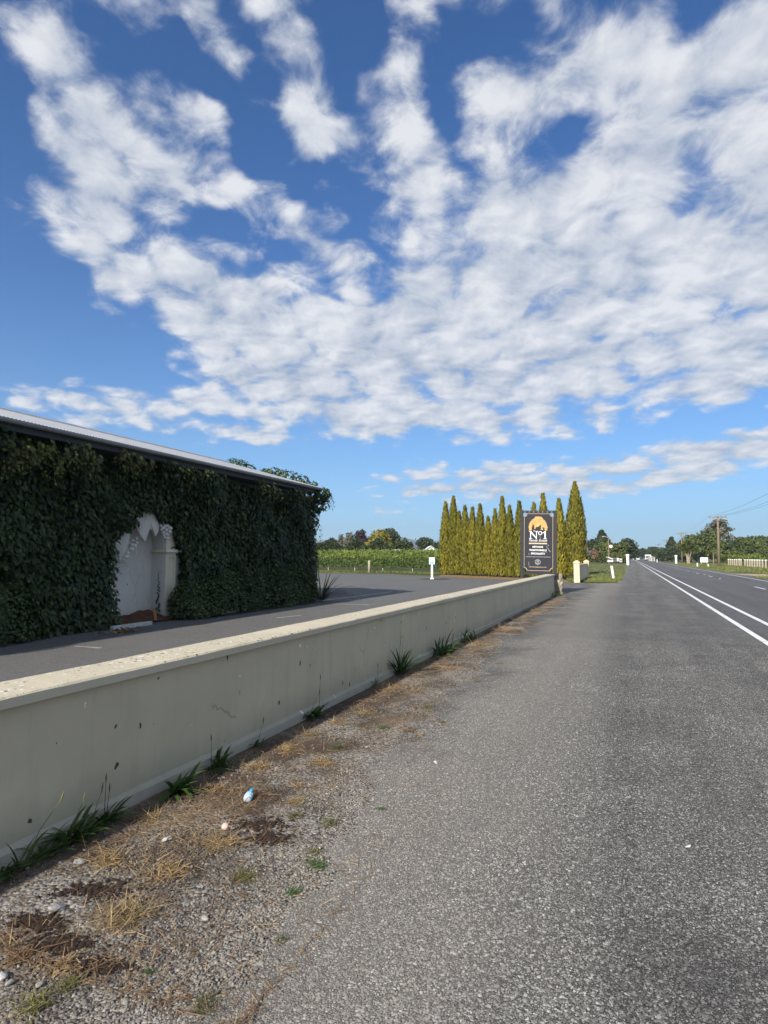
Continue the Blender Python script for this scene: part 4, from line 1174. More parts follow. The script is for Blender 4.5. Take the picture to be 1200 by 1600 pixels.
# ================================================================== YARD SIGN ON A WHITE POST
sp_ = G(675, 905)
ys = thing('yard_sign', 'small white and teal notice board on a white post at the yard edge', 'sign', (sp_.x, sp_.y, 0), R(20))
MB().cbox(-.07, .07, -.05, .05, .10, 1.10, .01).build('post', M['white'], ys)
MB().cbox(-.12, .12, -.1, .1, -.02, .09, .02).build('footing', M['white'], ys)
bd = MB().cbox(-.20, .20, -.085, -.052, 1.03, 1.50, .006).build('board', M['white'], ys)
MB().box(-.17, .17, -.088, -.0855, 1.06, 1.20).build('teal_band', M['teal'], bd)
mb = MB()
for z_ in (1.36, 1.31):
    xx = -.14
    while xx < .13:
        w_ = rng.uniform(.03, .07); mb.box(xx, min(.14, xx + w_), -.0882, -.0855, z_, z_ + .028); xx += w_ + .015
mb.build('small_print', M['blue_print'], bd)
V = [(1.1 * math.cos(2 * math.pi * k / 24) * (1 + .08 * math.sin(3 * k)), .75 * math.sin(2 * math.pi * k / 24), .0) for k in range(24)]
me = bpy.data.meshes.new('tree_bed'); me.from_pydata(V, [], [tuple(range(24))])
o = link('tree_bed', me, M['asphalt_dark']); o.location = (sp_.x + .1, sp_.y + .35, .004); o['kind'] = 'structure'

# ================================================================== GOLDEN CYPRESSES
CY = [  # px, base py, top py, width px, label
    (698, 898, 782, 19, 'leftmost golden cypress of the row, next to the yard sign'),
    (710.5, 898.3, 773, 20, 'tall golden cypress second from the left end of the row'),
    (719, 898.8, 797, 17, 'shorter golden cypress third from the left, tucked between two taller ones'),
    (728.5, 899.2, 788, 18, 'golden cypress fourth from the left end of the row'),
    (740, 899.8, 791, 17, 'golden cypress fifth from the left end of the row'),
    (752.5, 900.3, 786, 18, 'golden cypress sixth from the left, tall and even'),
    (765, 901, 805, 16, 'short golden cypress seventh from the left in the row'),
    (776, 901.4, 794, 16, 'golden cypress eighth from the left, left of the tallest middle one'),
    (788, 902, 774, 18, 'thin tall golden cypress in the middle, ninth from the left'),
    (799.5, 902.5, 788, 18, 'golden cypress tenth from the left, just left of the estate sign'),
    (815, 903, 781, 19, 'golden cypress half hidden by the left post of the estate sign'),
    (838, 904, 784, 18, 'golden cypress behind the estate sign with only its tip showing above'),
    (853, 904.6, 769, 20, 'taller golden cypress behind the right part of the estate sign'),
    (878.5, 906, 777, 21, 'golden cypress just right of the estate sign'),
    (905.5, 898.6, 750, 33, 'tallest and broadest golden cypress at the right end, behind the gate wall'),
]
def cypress(px, pb, pt, wp, label, seed):
    r = np.random.RandomState(seed)
    b_ = G(px, pb)
    zc = FPX * HCAM / (pb - 871) ; zc = (b_.x * -math.sin(PSI) + b_.y * math.cos(PSI))
    h = HZ(pt, zc); rad = wp / FPX * zc * .5 * (1.0 if wp < 30 else 1.0)
    c = b_ + Vector((-math.sin(PSI), math.cos(PSI), 0)) * rad * .8
    o = thing('golden_cypress', label, 'cypress', (c.x, c.y, 0), r.uniform(0, 6.28), 'golden cypresses in a row behind the yard')
    n = int(2600 * (h / 6.5) * (rad / .5) ** .8)
    t = r.uniform(.0, 1, n) ** 1.12
    a = r.uniform(0, 2 * math.pi, n)
    prof_ = np.interp(t, [0, .04, .15, .42, .62, .80, .92, 1], [.78, .92, 1.0, 1.0, .82, .50, .22, .02])
    lump = .86 + .26 * vnoise(a / 6.283 * 9, t * h * .8, 1.0, seed) + .08 * vnoise(a / 6.283 * 26, t * h * 2.2, 1.0, seed + 1)
    rr = rad * prof_ * lump * (1 - .30 * r.rand(n) ** 2)
    P_ = np.stack([rr * np.cos(a), rr * np.sin(a), .06 + t * (h - .32)], 1)
    out = np.stack([np.cos(a), np.sin(a), 0 * a], 1)
    nrm = out + unit(n, r) * .55
    tip = np.array([0, 0, 1.0]) + out * .32 + unit(n, r) * .28
    s = r.uniform(.75, 1.25, n)
    V_, F_ = stamp(T_DIA, F_DIA, frames(nrm, tip), np.stack([s * .15, s * .30, s * .15], 1), P_)
    f = link('crown', np_mesh('crown', V_, F_), M['cypress'], o)
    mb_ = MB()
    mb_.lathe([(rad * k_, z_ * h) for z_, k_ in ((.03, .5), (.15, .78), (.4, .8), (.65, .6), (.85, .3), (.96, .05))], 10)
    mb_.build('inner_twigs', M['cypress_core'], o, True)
    MB().tube([(0, 0, -.05), (0.02, 0, .5), (0, 0, h * .5)], [.10, .09, .05], 6).build('trunk', M['bark'], o)
for i, a in enumerate(CY):
    cypress(*a, seed=100 + i)
sd_ = sheet('cypress_bed', [tuple(G(*p_)[:2]) for p_ in ((684, 900.5), (720, 902.5), (800, 906), (893, 910), (898, 906), (920, 900), (700, 894))], -.004, M['deadleaf'])

# ================================================================== VINEYARD
ORD = ['first','second','third','fourth','fifth','sixth','seventh','eighth','ninth','tenth','eleventh','twelfth','thirteenth','fourteenth','fifteenth','sixteenth','seventeenth','eighteenth','nineteenth','twentieth']
va, vb = G(470, 892.6), G(700, 896.2)
row_d = (vb - va).normalized(); back = Vector((-row_d.y, row_d.x, 0))
if back.y < 0: back = -back
vine_h = 2.2
def vine_mesh(seed, w=1.7, n=560, h=vine_h):
    r = np.random.RandomState(seed)
    x = r.uniform(-w * .56, w * .56, n); z = .62 + (h - .62) * r.rand(n) ** .85
    th = .30 * np.interp(z, [.6, 1.0, 1.6, h], [.6, 1.0, 1.0, .55]) * (.8 + .4 * vnoise(x, z, 2.5, seed))
    y = r.choice([-1, 1], n, p=[.7, .3]) * th * (1 - .5 * r.rand(n) ** 2)
    z += (z > h - .35) * r.uniform(-.2, .25, n)
    P_ = np.stack([x, y, z], 1)
    d = np.stack([0 * x, np.sign(y) * .8, .5 + 0 * x], 1) + unit(n, r) * .7
    s = r.uniform(.13, .22, n)
    return stamp(T_LEAF[:, :] * np.array([1.35, 1, 1]), F_LEAF, frames(d, np.array([0, 0, -1]) + unit(n, r) * .8), np.stack([s] * 3, 1), P_), z
vm = []
for s in range(5):
    (V, F), z = vine_mesh(200 + s)
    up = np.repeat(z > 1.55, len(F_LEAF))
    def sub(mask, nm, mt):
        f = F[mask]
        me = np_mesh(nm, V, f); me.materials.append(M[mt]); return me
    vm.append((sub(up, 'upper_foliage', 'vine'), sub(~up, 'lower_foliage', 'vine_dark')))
tm = MB().tube([(0, 0, -.05), (.03, .01, .4), (-.02, 0, .75), (.05, 0, 1.1)], [.04, .032, .03, .02], 6).tube([(-.02, 0, .74), (-.8, 0, .86)], .018, 5).tube([(-.02, 0, .74), (.8, 0, .87)], .018, 5).mesh('trunk'); tm.materials.append(M['bark'])
ang = math.atan2(row_d.y, row_d.x)
L_row = (vb - va).length
nv = int((L_row + 8) / 1.7)
for i in range(nv):
    p_ = va + row_d * (-2.0 + 1.7 * i)
    o = thing('grapevine', '%s leafy grapevine from the creeper building in the front trellis row' % ORD[i], 'grapevine', (p_.x, p_.y, 0), ang, 'grapevines in the front trellis row')
    u_, l_ = vm[i % 5]
    for nm, me in (('upper_foliage', u_), ('lower_foliage', l_)):
        f = bpy.data.objects.new(nm, me); COL.objects.link(f); f.parent = o; f['kind'] = 'stuff'
    f = bpy.data.objects.new('trunk', tm); COL.objects.link(f); f.parent = o
pm = MB().cbox(-.04, .04, -.04, .04, -.05, 1.7, .01).mesh('post'); pm.materials.append(M['post_wood'])
for i in range(int(L_row / 3.4) + 1):
    p_ = va + row_d * (.4 + 3.4 * i) - back * .05
    o = thing('trellis_post', '%s thin trellis post from the creeper building in the front vine row' % ORD[i], 'post', (p_.x, p_.y, 0), ang, 'thin posts in the front vine row')
    f = bpy.data.objects.new('post', pm); COL.objects.link(f); f.parent = o
p_ = G(577, 895.0)
o = thing('trellis_post', 'thick pale timber strainer post standing in front of the vine row', 'post', (p_.x, p_.y, 0), .3)
MB().lathe([(.13, -.05), (.13, 1.15), (.115, 1.19), (.05, 1.2)], 10).build('post', M['post_wood'], o, True)
# the rows behind, as one mass
VV, FF, k = [], [], 0
for rw in range(1, 16):
    for i in range(-8 - rw, int(L_row / 1.7) + 2):
        (V, F), z = vine_mesh(300 + (i * 7 + rw) % 6, n=105, h=vine_h + .05)
        c_, s_ = math.cos(ang), math.sin(ang)
        p_ = va + row_d * (1.7 * i - 3) + back * 2.4 * rw
        W = np.stack([V[:, 0] * 1.2 * c_ - V[:, 1] * s_ + p_.x, V[:, 0] * 1.2 * s_ + V[:, 1] * c_ + p_.y, V[:, 2]], 1)
        VV.append(W); FF.append(F + k); k += len(W)
o = link('vineyard_rows', np_mesh('vineyard_rows', np.concatenate(VV), np.concatenate(FF)), M['vine'])
tag(o, 'rows of vines receding behind the front row', 'vineyard', kind='stuff')

# ================================================================== TREES
def tree(name, label, px, pt, wp, zc, mat, shape='round', n=2200, leaf=.42, seed=0, group=None, trunk=True, base=0.0, bark='bark', parts='crown'):
    r = np.random.RandomState(seed + 500)
    c = AT(px, zc); h = HZ(pt, zc); rad = wp / FPX * zc * .5
    o = thing(name, label, 'tree' if name != 'shrub' else 'shrub', (c.x, c.y, base), r.uniform(0, 6.28), group)
    PP_, DD = [], []
    if shape == 'conifer':
        t = r.rand(n) ** .8; a = r.uniform(0, 6.283, n)
        rr = rad * (1 - t) ** .75 * (.72 + .5 * vnoise(a * 1.3, t * 9, 1.5, seed)) * np.sqrt(r.uniform(.35, 1, n))
        PP_.append(np.stack([rr * np.cos(a), rr * np.sin(a), h * (.10 + .90 * t)], 1)); DD.append(np.stack([np.cos(a), np.sin(a), .3 + 0 * a], 1))
    elif shape == 'pine':                # bare top, whorls of boughs
        for z_, q, k_ in ((.30, .95, .2), (.42, 1.0, .16), (.55, .8, .14), (.66, .62, .1), (.74, .75, .12), (.84, .55, .12), (.93, .35, .12)):
            for j in range(int(6)):
                a = r.uniform(0, 6.283); d_ = q * rad * r.uniform(.35, 1)
                m_ = n // 42; u_ = unit(m_, r) * r.uniform(.3, 1, m_)[:, None]
                PP_.append(np.array([d_ * math.cos(a), d_ * math.sin(a), h * z_ + d_ * .12]) + u_ * np.array([rad * .34, rad * .34, h * .055])); DD.append(u_ + np.array([0, 0, .5]))
    else:
        nl = {'round': 13, 'poplar': 9, 'broad': 16, 'wall': 20}[shape]
        lo = {'round': .16, 'poplar': .08, 'broad': .12, 'wall': .04}[shape]
        for j in range(nl):
            a = r.uniform(0, 6.283); q = math.sqrt(r.rand()) * .62
            zz = r.uniform(lo + .12, .84)
            wid = {'round': math.sin(math.pi * min(1, .18 + .82 * (zz - lo) / (1 - lo))) ** .55, 'poplar': .8, 'broad': 1 - .45 * zz ** 3, 'wall': 1}[shape]
            lr = rad * r.uniform(.34, .56); lz = h * r.uniform(.13, .20)
            if shape == 'poplar': lz = h * .2
            cc = np.array([rad * q * wid * math.cos(a), rad * q * wid * math.sin(a), h * zz])
            if j == 0: cc = np.array([0, 0, h - lz])
            m_ = n // nl
            d_ = unit(m_, r); k_ = r.uniform(.55, 1.05, m_) ** .6
            lump = .8 + .4 * r.rand(m_)
            p3 = cc + d_ * (k_ * lump)[:, None] * np.array([lr, lr, lz])
            PP_.append(p3); DD.append(d_ + np.array([0, 0, .25]))
    P_, D_ = np.concatenate(PP_), np.concatenate(DD)
    P_[:, 2] = np.clip(P_[:, 2], .15, h)
    m_ = len(P_); s = r.uniform(.6, 1.25, m_) * leaf
    V_, F_ = stamp(T_LEAF * np.array([1.3, 1, 1]), F_LEAF[:, :], frames(D_ + unit(m_, r) * .8, unit(m_, r) + np.array([0, 0, -.3])), np.stack([s] * 3, 1), P_)
    link(parts, np_mesh('crown', V_, F_), M[mat], o)
    if trunk:
        tr = MB().tube([(0, 0, -.1), (.03 * h * r.uniform(-1, 1), 0, h * .3), (.02 * h * r.uniform(-1, 1), .02 * h, h * .62), (0, 0, h * .93)], [.035 * h * .6, .026 * h * .6, .016 * h * .6, .02], 7)
        for j in range(7):
            a = r.uniform(0, 6.283); z_ = r.uniform(.28, .75) * h
            tr.tube([(0, 0, z_), (rad * .35 * math.cos(a), rad * .35 * math.sin(a), z_ + .07 * h), (rad * .7 * math.cos(a), rad * .7 * math.sin(a), z_ + .12 * h)], [.012 * h * .6, .008 * h * .6, .02], 5)
        tr.build('trunk', M[bark], o)
    return o
ZL = 165.0
BG = [
    # beyond the vineyard
    ('tree', 'grey green wispy tree at the left of the clump beyond the vines, near the hills', 533, 835, 16, 172, 'tree_grey', 'poplar'),
    ('tree', 'grey green tree second in the clump beyond the vines, left of the purple one', 545, 832, 18, 170, 'tree_grey', 'round'),
    ('tree', 'dark purple plum tree beyond the vineyard', 566, 828, 23, 165, 'tree_purple', 'round'),
    ('tree', 'large dark green tree behind the yellow-green one beyond the vineyard', 607, 826, 34, 182, 'tree_dark', 'round'),
    ('tree', 'broad yellow-green tree in the middle of the clump beyond the vineyard', 594, 827, 44, 160, 'tree_yellow', 'round'),
    ('tree', 'narrow dark tree just right of the yellow-green tree', 622, 838, 10, 170, 'tree_dark', 'poplar'),
    ('tree', 'low dark tree between the yellow-green tree and the white sheds', 632, 841, 15, 172, 'tree_dark', 'round'),
    ('tree', 'broad dark tree behind the white gabled shed beyond the vines', 664, 839.5, 46, 185, 'tree_dark', 'broad'),
    ('tree', 'small dark tree beside the hills at the left end of the vine row', 517, 846, 16, 190, 'tree_dark', 'round'),
    # behind the gate wall
    ('tree', 'tall dark pointed conifer behind the round trees by the road', 941, 829.5, 40, 205, 'tree_dark', 'conifer'),
    ('tree', 'dark conifer partly hidden by the tallest cypress', 926, 842, 16, 200, 'tree_dark', 'round'),
    ('tree', 'mid green tree under the tall dark conifer', 944, 846, 30, 175, 'tree_mid', 'round'),
    ('tree', 'round green tree right of the street lamp beyond the lawn', 967, 849, 27, 165, 'tree_mid', 'round'),
    ('tree', 'dark spreading tree at the left of the road end', 980, 840.5, 30, 200, 'tree_dark', 'broad'),
    ('tree', 'dry brown bush beside the tallest cypress beyond the lawn', 930, 857, 16, 160, 'tree_brown', 'round'),
    # right of the road
    ('tree', 'low dark tree at the far right end of the road', 1020, 855, 22, 330, 'tree_dark', 'broad'),
    ('tree', 'dark low tree second along the right of the road', 1034, 856, 24, 270, 'tree_dark', 'broad'),
    ('tree', 'dark pointed conifer right of the third power pole', 1050, 841, 26, 235, 'tree_dark', 'conifer'),
    ('tree', 'dark round tree right of the dark conifer, behind a power pole', 1066, 846, 20, 215, 'tree_dark', 'round'),
    ('tree', 'bushy green tree behind the palm-like tree', 1080, 835.5, 36, 200, 'tree_mid', 'round'),
    ('tree', 'large bushy green tree left of the nearest power pole', 1106, 827, 50, 175, 'tree_mid', 'round'),
    ('tree', 'bushy green tree behind the nearest power pole', 1126, 842, 34, 160, 'tree_mid', 'broad'),
    ('tree', 'tall open pine with bare upper limbs behind the nearest power pole', 1124, 811, 40, 185, 'tree_grey', 'pine'),
    ('tree', 'dark round tree right of the pine', 1143, 842, 26, 170, 'tree_dark', 'round'),
    ('tree', 'dark tree second right of the pine in the shelter belt', 1158, 839, 26, 168, 'tree_mid', 'round'),
    ('tree', 'dark tree third right of the pine in the shelter belt', 1174, 838, 28, 166, 'tree_mid', 'round'),
    ('tree', 'dark tree of the shelter belt at the right edge', 1192, 838, 28, 164, 'tree_mid', 'round'),
    ('tree', 'dark tree of the shelter belt just beyond the right edge', 1212, 839, 28, 162, 'tree_dark', 'round'),
]
for i, (nm, lb, px, pt, wp, zc, mt, shp) in enumerate(BG):
    tree(nm, lb, px, pt, wp * 1.2, zc, mt, shp, n=2600 if wp > 20 else 1300, leaf=.0036 * zc, seed=i)
# pale palm-like tree with a bare forked trunk
q = AT(1075, 150)
pt_ = thing('cabbage_tree', 'pale green palm-like tree with bare pale trunks on the right verge', 'tree', (q.x, q.y, 0))
r = np.random.RandomState(77)
mbt = MB(); PP_, DD = [], []
for k, (dx, zt) in enumerate(((-.55, 4.2), (.15, 4.9), (.75, 3.9), (-.1, 3.4))):
    mbt.tube([(dx * .3, 0, -.05), (dx * .5, 0, 1.6), (dx * 1.5, .1 * k, zt)], [.17, .12, .09], 7)
    m_ = 330; u_ = unit(m_, r)
    PP_.append(np.array([dx * 1.5, .1 * k, zt]) + u_ * .12); DD.append(u_)
mbt.build('trunk', M['palebark'], pt_)
P_, D_ = np.concatenate(PP_), np.concatenate(DD)
s = r.uniform(.8, 1.5, len(P_))
D2 = D_ + np.array([0, 0, -.15])
V_, F_ = stamp(T_DIA, F_DIA, frames(unit(len(P_), r), D2), np.stack([s * .22, s, s * .3], 1), P_)
link('crown', np_mesh('crown', V_, F_), M['tree_light'], pt_)
# hedges
def hedge(label, a, b_, zc0, zc1, h, th, mat, n, leaf, seed, name='hedge'):
    p0, p1 = AT(a, zc0), AT(b_, zc1)
    L_ = math.hypot(p1.x - p0.x, p1.y - p0.y)
    o = thing(name, label, 'hedge', (p0.x, p0.y, 0), math.atan2(p1.y - p0.y, p1.x - p0.x))
    r = np.random.RandomState(seed)
    x = r.uniform(0, L_, n); top = h * (.72 + .5 * vnoise(x, x * 0, .35, seed))
    z = top * np.sqrt(r.rand(n)); y = r.uniform(-1, 1, n) * th * (1 - .4 * (z / top) ** 3)
    P__ = np.stack([x, y, z], 1)
    s_ = r.uniform(.7, 1.3, n) * leaf
    V__, F__ = stamp(T_LEAF * np.array([1.3, 1, 1]), F_LEAF, frames(unit(n, r) + np.array([0, -.4, .5]), unit(n, r)), np.stack([s_] * 3, 1), P__)
    f = link('foliage', np_mesh('foliage', V__, F__), M[mat], o); f['kind'] = 'stuff'
    return o
hedge('dark hedge running behind the vineyard under the trees', 470, 645, 150, 150, 5.3, 1.4, 'tree_dark', 9000, .5, 1)
hedge('low mixed hedge in front of the shelter belt behind the fence', 1118, 1240, 150, 135, 2.6, 1.0, 'tree_mid', 3200, .4, 2)
hedge('low dark hedge along the left of the road before the spreading tree', 958, 981, 150, 160, 2.0, .8, 'tree_mid', 900, .4, 3)
hedge('low green hedge beyond the lawn behind the mailboxes', 920, 962, 160, 160, 2.6, .8, 'tree_mid', 1400, .45, 4)
hedge('dark scrub at the foot of the right roadside trees', 1016, 1100, 280, 180, 4.5, 1.5, 'tree_dark', 3500, .7, 6)
hedge('yellow-green vine block behind the white fence posts', 1143, 1250, 128, 96, 1.75, 1.2, 'vine', 4200, .3, 5, 'vine_block')
hedge('far dark tree line closing the road ahead', 975, 1012, 520, 520, 7.5, 3.0, 'tree_dark', 2600, 1.3, 7, 'tree_line')
# hills
V, F = [], []
for i in range(61):
    x = -2600 + i * 60
    for k in range(9):
        t = k / 8
        hh = (150 * math.exp(-((x + 1430) / 175) ** 2) + 120 * math.exp(-((x + 1900) / 330) ** 2)) * math.sin(math.pi * min(1, t * 1.25) / 2) * (1 + .18 * math.sin(i * .9) + .1 * math.sin(i * 2.3 + k))
        V.append((x, 2550 + 160 * k, hh - 1))
for i in range(60):
    for k in range(8):
        a = i * 9 + k
        F.append((a, a + 9, a + 10, a + 1))
o = link('hills', np_mesh('hills', V, F, True), M['mountain']); o['kind'] = 'structure'

# ================================================================== SHEDS BEYOND THE VINES
def shed(label, px0, px1, pt, zc, gable=True, dpt=8):
    a, b_ = AT(px0, zc), AT(px1, zc)
    w = (b_ - a).length; h = HZ(pt, zc); c = (a + b_) / 2
    o = thing('shed', label, 'shed', (c.x, c.y, 0), PSI, 'white roofed buildings beyond the vineyard')
    e = h * .66 if gable else h * .9
    MB().box(-w * .47, w * .47, .2, dpt - .2, 0, e - .05).build('wall', M['house_wall'], o)
    if gable:
        MB().prism([(-w / 2, e), (0, h), (w / 2, e), (w / 2, e - .15), (0, h - .15), (-w / 2, e - .15)], 0, dpt).build('roof', M['roof_white'], o)
        MB().prism([(-w * .46, e - .04), (0, h - .2), (w * .46, e - .04)], .25, .4).build('gable', M['roof_white'], o)
    else:
        MB().add([(-w / 2, 0, e - .1), (w / 2, 0, e - .1), (w / 2, dpt, h), (-w / 2, dpt, h), (-w / 2, 0, e), (w / 2, 0, e), (w / 2, dpt, h + .1), (-w / 2, dpt, h + .1)], [(0, 3, 2, 1), (4, 5, 6, 7), (0, 1, 5, 4), (1, 2, 6, 5), (2, 3, 7, 6), (3, 0, 4, 7)]).build('roof', M['roof_white'], o)
    MB().box(-.6, .6, .12, .19, .9, 2.0).build('window', M['glass_dark'], o)
shed('white gabled shed roof beside the leftmost cypress beyond the vines', 660, 687, 852.5, 150)
shed('low flat white shed roof right of the yellow-green tree', 612, 627, 856.5, 148, False)
shed('small white tower-like hut between the flat shed and the gabled shed', 639, 643.5, 853, 150, False, 2)
shed('tiny white house gable at the left end of the vineyard under the hills', 522, 531, 846, 200)

# ================================================================== POWER POLES AND LINES
PX_, PYS = 13.7, [38.0, 115.6, 193.5, 271.0, 349.0]
heads = []
def power_pole(y, label, h=8.45, lean=0.0):
    o = thing('power_pole', label, 'power pole', (PX_, y, 0), 0, 'timber power poles along the right of the road')
    o.rotation_euler = (0, lean, 0)
    MB().tube([(0, 0, -.1), (0, 0, h * .5), (0, 0, h)], [.22, .18, .14], 10).build('pole', M['wood'], o, True)
    ca = MB().cbox(-1.35, 1.35, -.20, -.08, h - .32, h - .16, .01).build('crossarm', M['wood'], o)
    for x in (-1.2, -.35, .45, 1.2):
        MB().lathe([(.03, h - .16), (.07, h - .13), (.07, h - .06), (.045, h - .03), (.06, h + .02), (.02, h + .06)], 8, (x, -.14, 0)).build('insulator', M['ceramic'], ca, True)
    MB().tube([(-.75, -.14, h - .30), (0, -.16, h - .95), (.75, -.14, h - .30)], .03, 5).build('brace', M['wire'], o)
power_pole(PYS[0], 'nearest power pole, outside the picture on the right')
bpy.data.objects.remove(bpy.data.objects['power_pole'].children[0]) if False else None
power_pole(PYS[1], 'tall timber power pole in front of the pine on the right verge', 8.5, R(.6))
power_pole(PYS[2], 'timber power pole beside the palm-like tree', 8.6)
power_pole(PYS[3], 'distant timber power pole by the dark conifer', 8.6)
power_pole(PYS[4], 'farthest timber power pole before the end of the road', 8.6)
for k, (x, lb) in enumerate(((-1.2, 'highest left power line strung between the roadside poles'), (.45, 'middle power line strung between the roadside poles'), (1.2, 'lowest right power line strung between the roadside poles'))):
    mb = MB()
    for a, b_ in zip(PYS[:-1], PYS[1:]):
        mb.tube([(PX_ + x, a + (b_ - a) * t - .14, 8.52 - .9 * 4 * t * (1 - t)) for t in np.linspace(0, 1, 17)], .013, 4, False)
    tag(mb.build('power_line', M['wire']), lb, 'power line', 'power lines along the right of the road')
# short timber pole and guard at the foot of the near pole
q = G(1115, 884)
MB().tube([(0, 0, -.05), (.02, 0, 2.4)], [.10, .09], 7).build('stub', M['wood'], thing('stub_post', 'short dark timber post beside the nearest power pole', 'post', (q.x, q.y, 0)))

# street lamp with a round dish, beyond the lawn
q = AT(951.5, 150)
o = thing('street_lamp', 'brown timber street lamp pole with a pale arm beyond the lawn', 'street lamp', (q.x, q.y, 0))
hh = HZ(839, 150)
MB().tube([(0, 0, -.1), (0, 0, hh)], [.17, .12], 8).build('pole', M['wood'], o)
MB().tube([(0, 0, hh - .25), (-.5, 0, hh + .02), (-1.0, 0, hh + .10)], .05, 6).build('arm', M['lamp_grey'], o)
MB().cbox(-1.5, -.95, -.12, .12, hh + .05, hh + .18, .04).build('lamp_head', M['lamp_grey'], o)
MB().lathe([(.05, -.10), (.34, -.07), (.42, .0), (.34, .04), (.05, .05)], 14, (0, 0, 0)).build('dish', M['white'], o, True)
dsh = [c_ for c_ in o.children if c_.name.startswith('dish')][0]
dsh.location = (.5, -.15, HZ(854, 150)); dsh.rotation_euler = (R(90), 0, 0)

# white board and fence posts on the right
q = G(1100.5, 882.2)
zc_ = -q.x * math.sin(PSI) + q.y * math.cos(PSI)
o = thing('roadside_board', 'blank pale board on two legs in the grass right of the road', 'sign board', (q.x, q.y, 0), PSI * .4)
w_ = 11.2 / FPX * zc_
MB().cbox(-w_ / 2, w_ / 2, -.03, .03, HZ(878.6, zc_), HZ(871, zc_), .01).build('board', M['white'], o)
for s_ in (-1, 1):
    MB().box(s_ * w_ * .36 - .05, s_ * w_ * .36 + .05, .032, .10, -.05, HZ(873, zc_)).build('leg', M['post_wood'], o)
MB().box(-w_ * .3, w_ * .3, -.034, -.0305, HZ(873.2, zc_), HZ(872.6, zc_)).build('print_line', M['lamp_grey'], o)
fpm = MB().cbox(-.11, .11, -.11, .11, -.05, 1.05, .02).mesh('post'); fpm.materials.append(M['post_wood'])
fcm = MB().cbox(-.125, .125, -.125, .125, 1.052, 1.16, .02).mesh('post_top'); fcm.materials.append(M['white'])
fxs = [1138.5, 1141.5, 1144.7, 1148, 1151.3, 1155, 1158, 1164.2, 1168, 1171.7, 1175.3, 1179.2, 1183.3, 1187, 1191.6, 1196.7, 1202, 1208]
for px in fxs:
    t = (px - 1138) / 60.0
    pb = 882.8 + 4.6 * t
    q = G(px, pb)
    o = thing('fence_post', '%s white-topped fence post from the left end of the right paddock fence' % ORD[fxs.index(px)], 'fence post', (q.x, q.y, 0), .2, 'white-topped posts of the right paddock fence')
    for nm, me in (('post', fpm), ('post_top', fcm)):
        f = bpy.data.objects.new(nm, me); COL.objects.link(f); f.parent = o
mb = MB()
for z_ in (.45, .85):
    mb.tube([tuple(G(px, 882.8 + 4.6 * (px - 1138) / 60.0) + Vector((0, 0, z_))) for px in fxs], .012, 4, False)
tag(mb.build('fence_wire', M['wire']), 'thin wires strung along the pale fence posts on the right', 'fence wire')

# mailboxes beyond the lawn
def mailbox(label, px, pt, pb, w, mat, roof=None):
    zc = 118.0
    q = AT(px, zc)
    o = thing('mailbox', label, 'mailbox', (q.x, q.y, 0), PSI, 'mailboxes in a cluster beyond the lawn')
    z0, z1 = HZ(pb, zc), HZ(pt, zc)
    hw = w / FPX * zc / 2
    MB().cbox(-hw, hw, -.5, .3, z0, z1, .03).build('box', M[mat], o)
    MB().box(-hw * .6, hw * .6, -.512, -.502, z0 + (z1 - z0) * .4, z0 + (z1 - z0) * .55).build('slot', M['glass_dark'], o)
    MB().box(-.07, .07, -.1, .04, -.05, z0 - .002).build('post', M['wood'], o)
    if roof:
        MB().add([(-hw * 1.15, -.6, z1 + .55), (hw * .75, -.6, z1 + .14), (hw * .75, .4, z1 + .14), (-hw * 1.15, .4, z1 + .55), (-hw * 1.15, -.6, z1 + .70), (hw * .85, -.6, z1 + .28), (hw * .85, .4, z1 + .28), (-hw * 1.15, .4, z1 + .70)],
            [(0, 3, 2, 1), (4, 5, 6, 7), (0, 1, 5, 4), (1, 2, 6, 5), (2, 3, 7, 6), (3, 0, 4, 7)]).build('tilted_lid', M['white'], o)
        MB().box(-hw, -hw + .06, -.4, .2, z1 + .002, z1 + .52).build('lid_prop', M['wood'], o)
mailbox('white mailbox with a raised tilted lid, leftmost of the cluster', 952.7, 875.5, 878, 7.6, 'white', True)
mailbox('dark square mailbox between the two white ones', 959.5, 871.5, 877.5, 6.0, 'car_grey')
mailbox('narrow white mailbox in the middle of the cluster', 963.8, 871.8, 877, 2.8, 'white')
mailbox('grey mailbox, rightmost of the cluster beyond the lawn', 968.5, 872.5, 878.5, 4.4, 'lamp_grey')

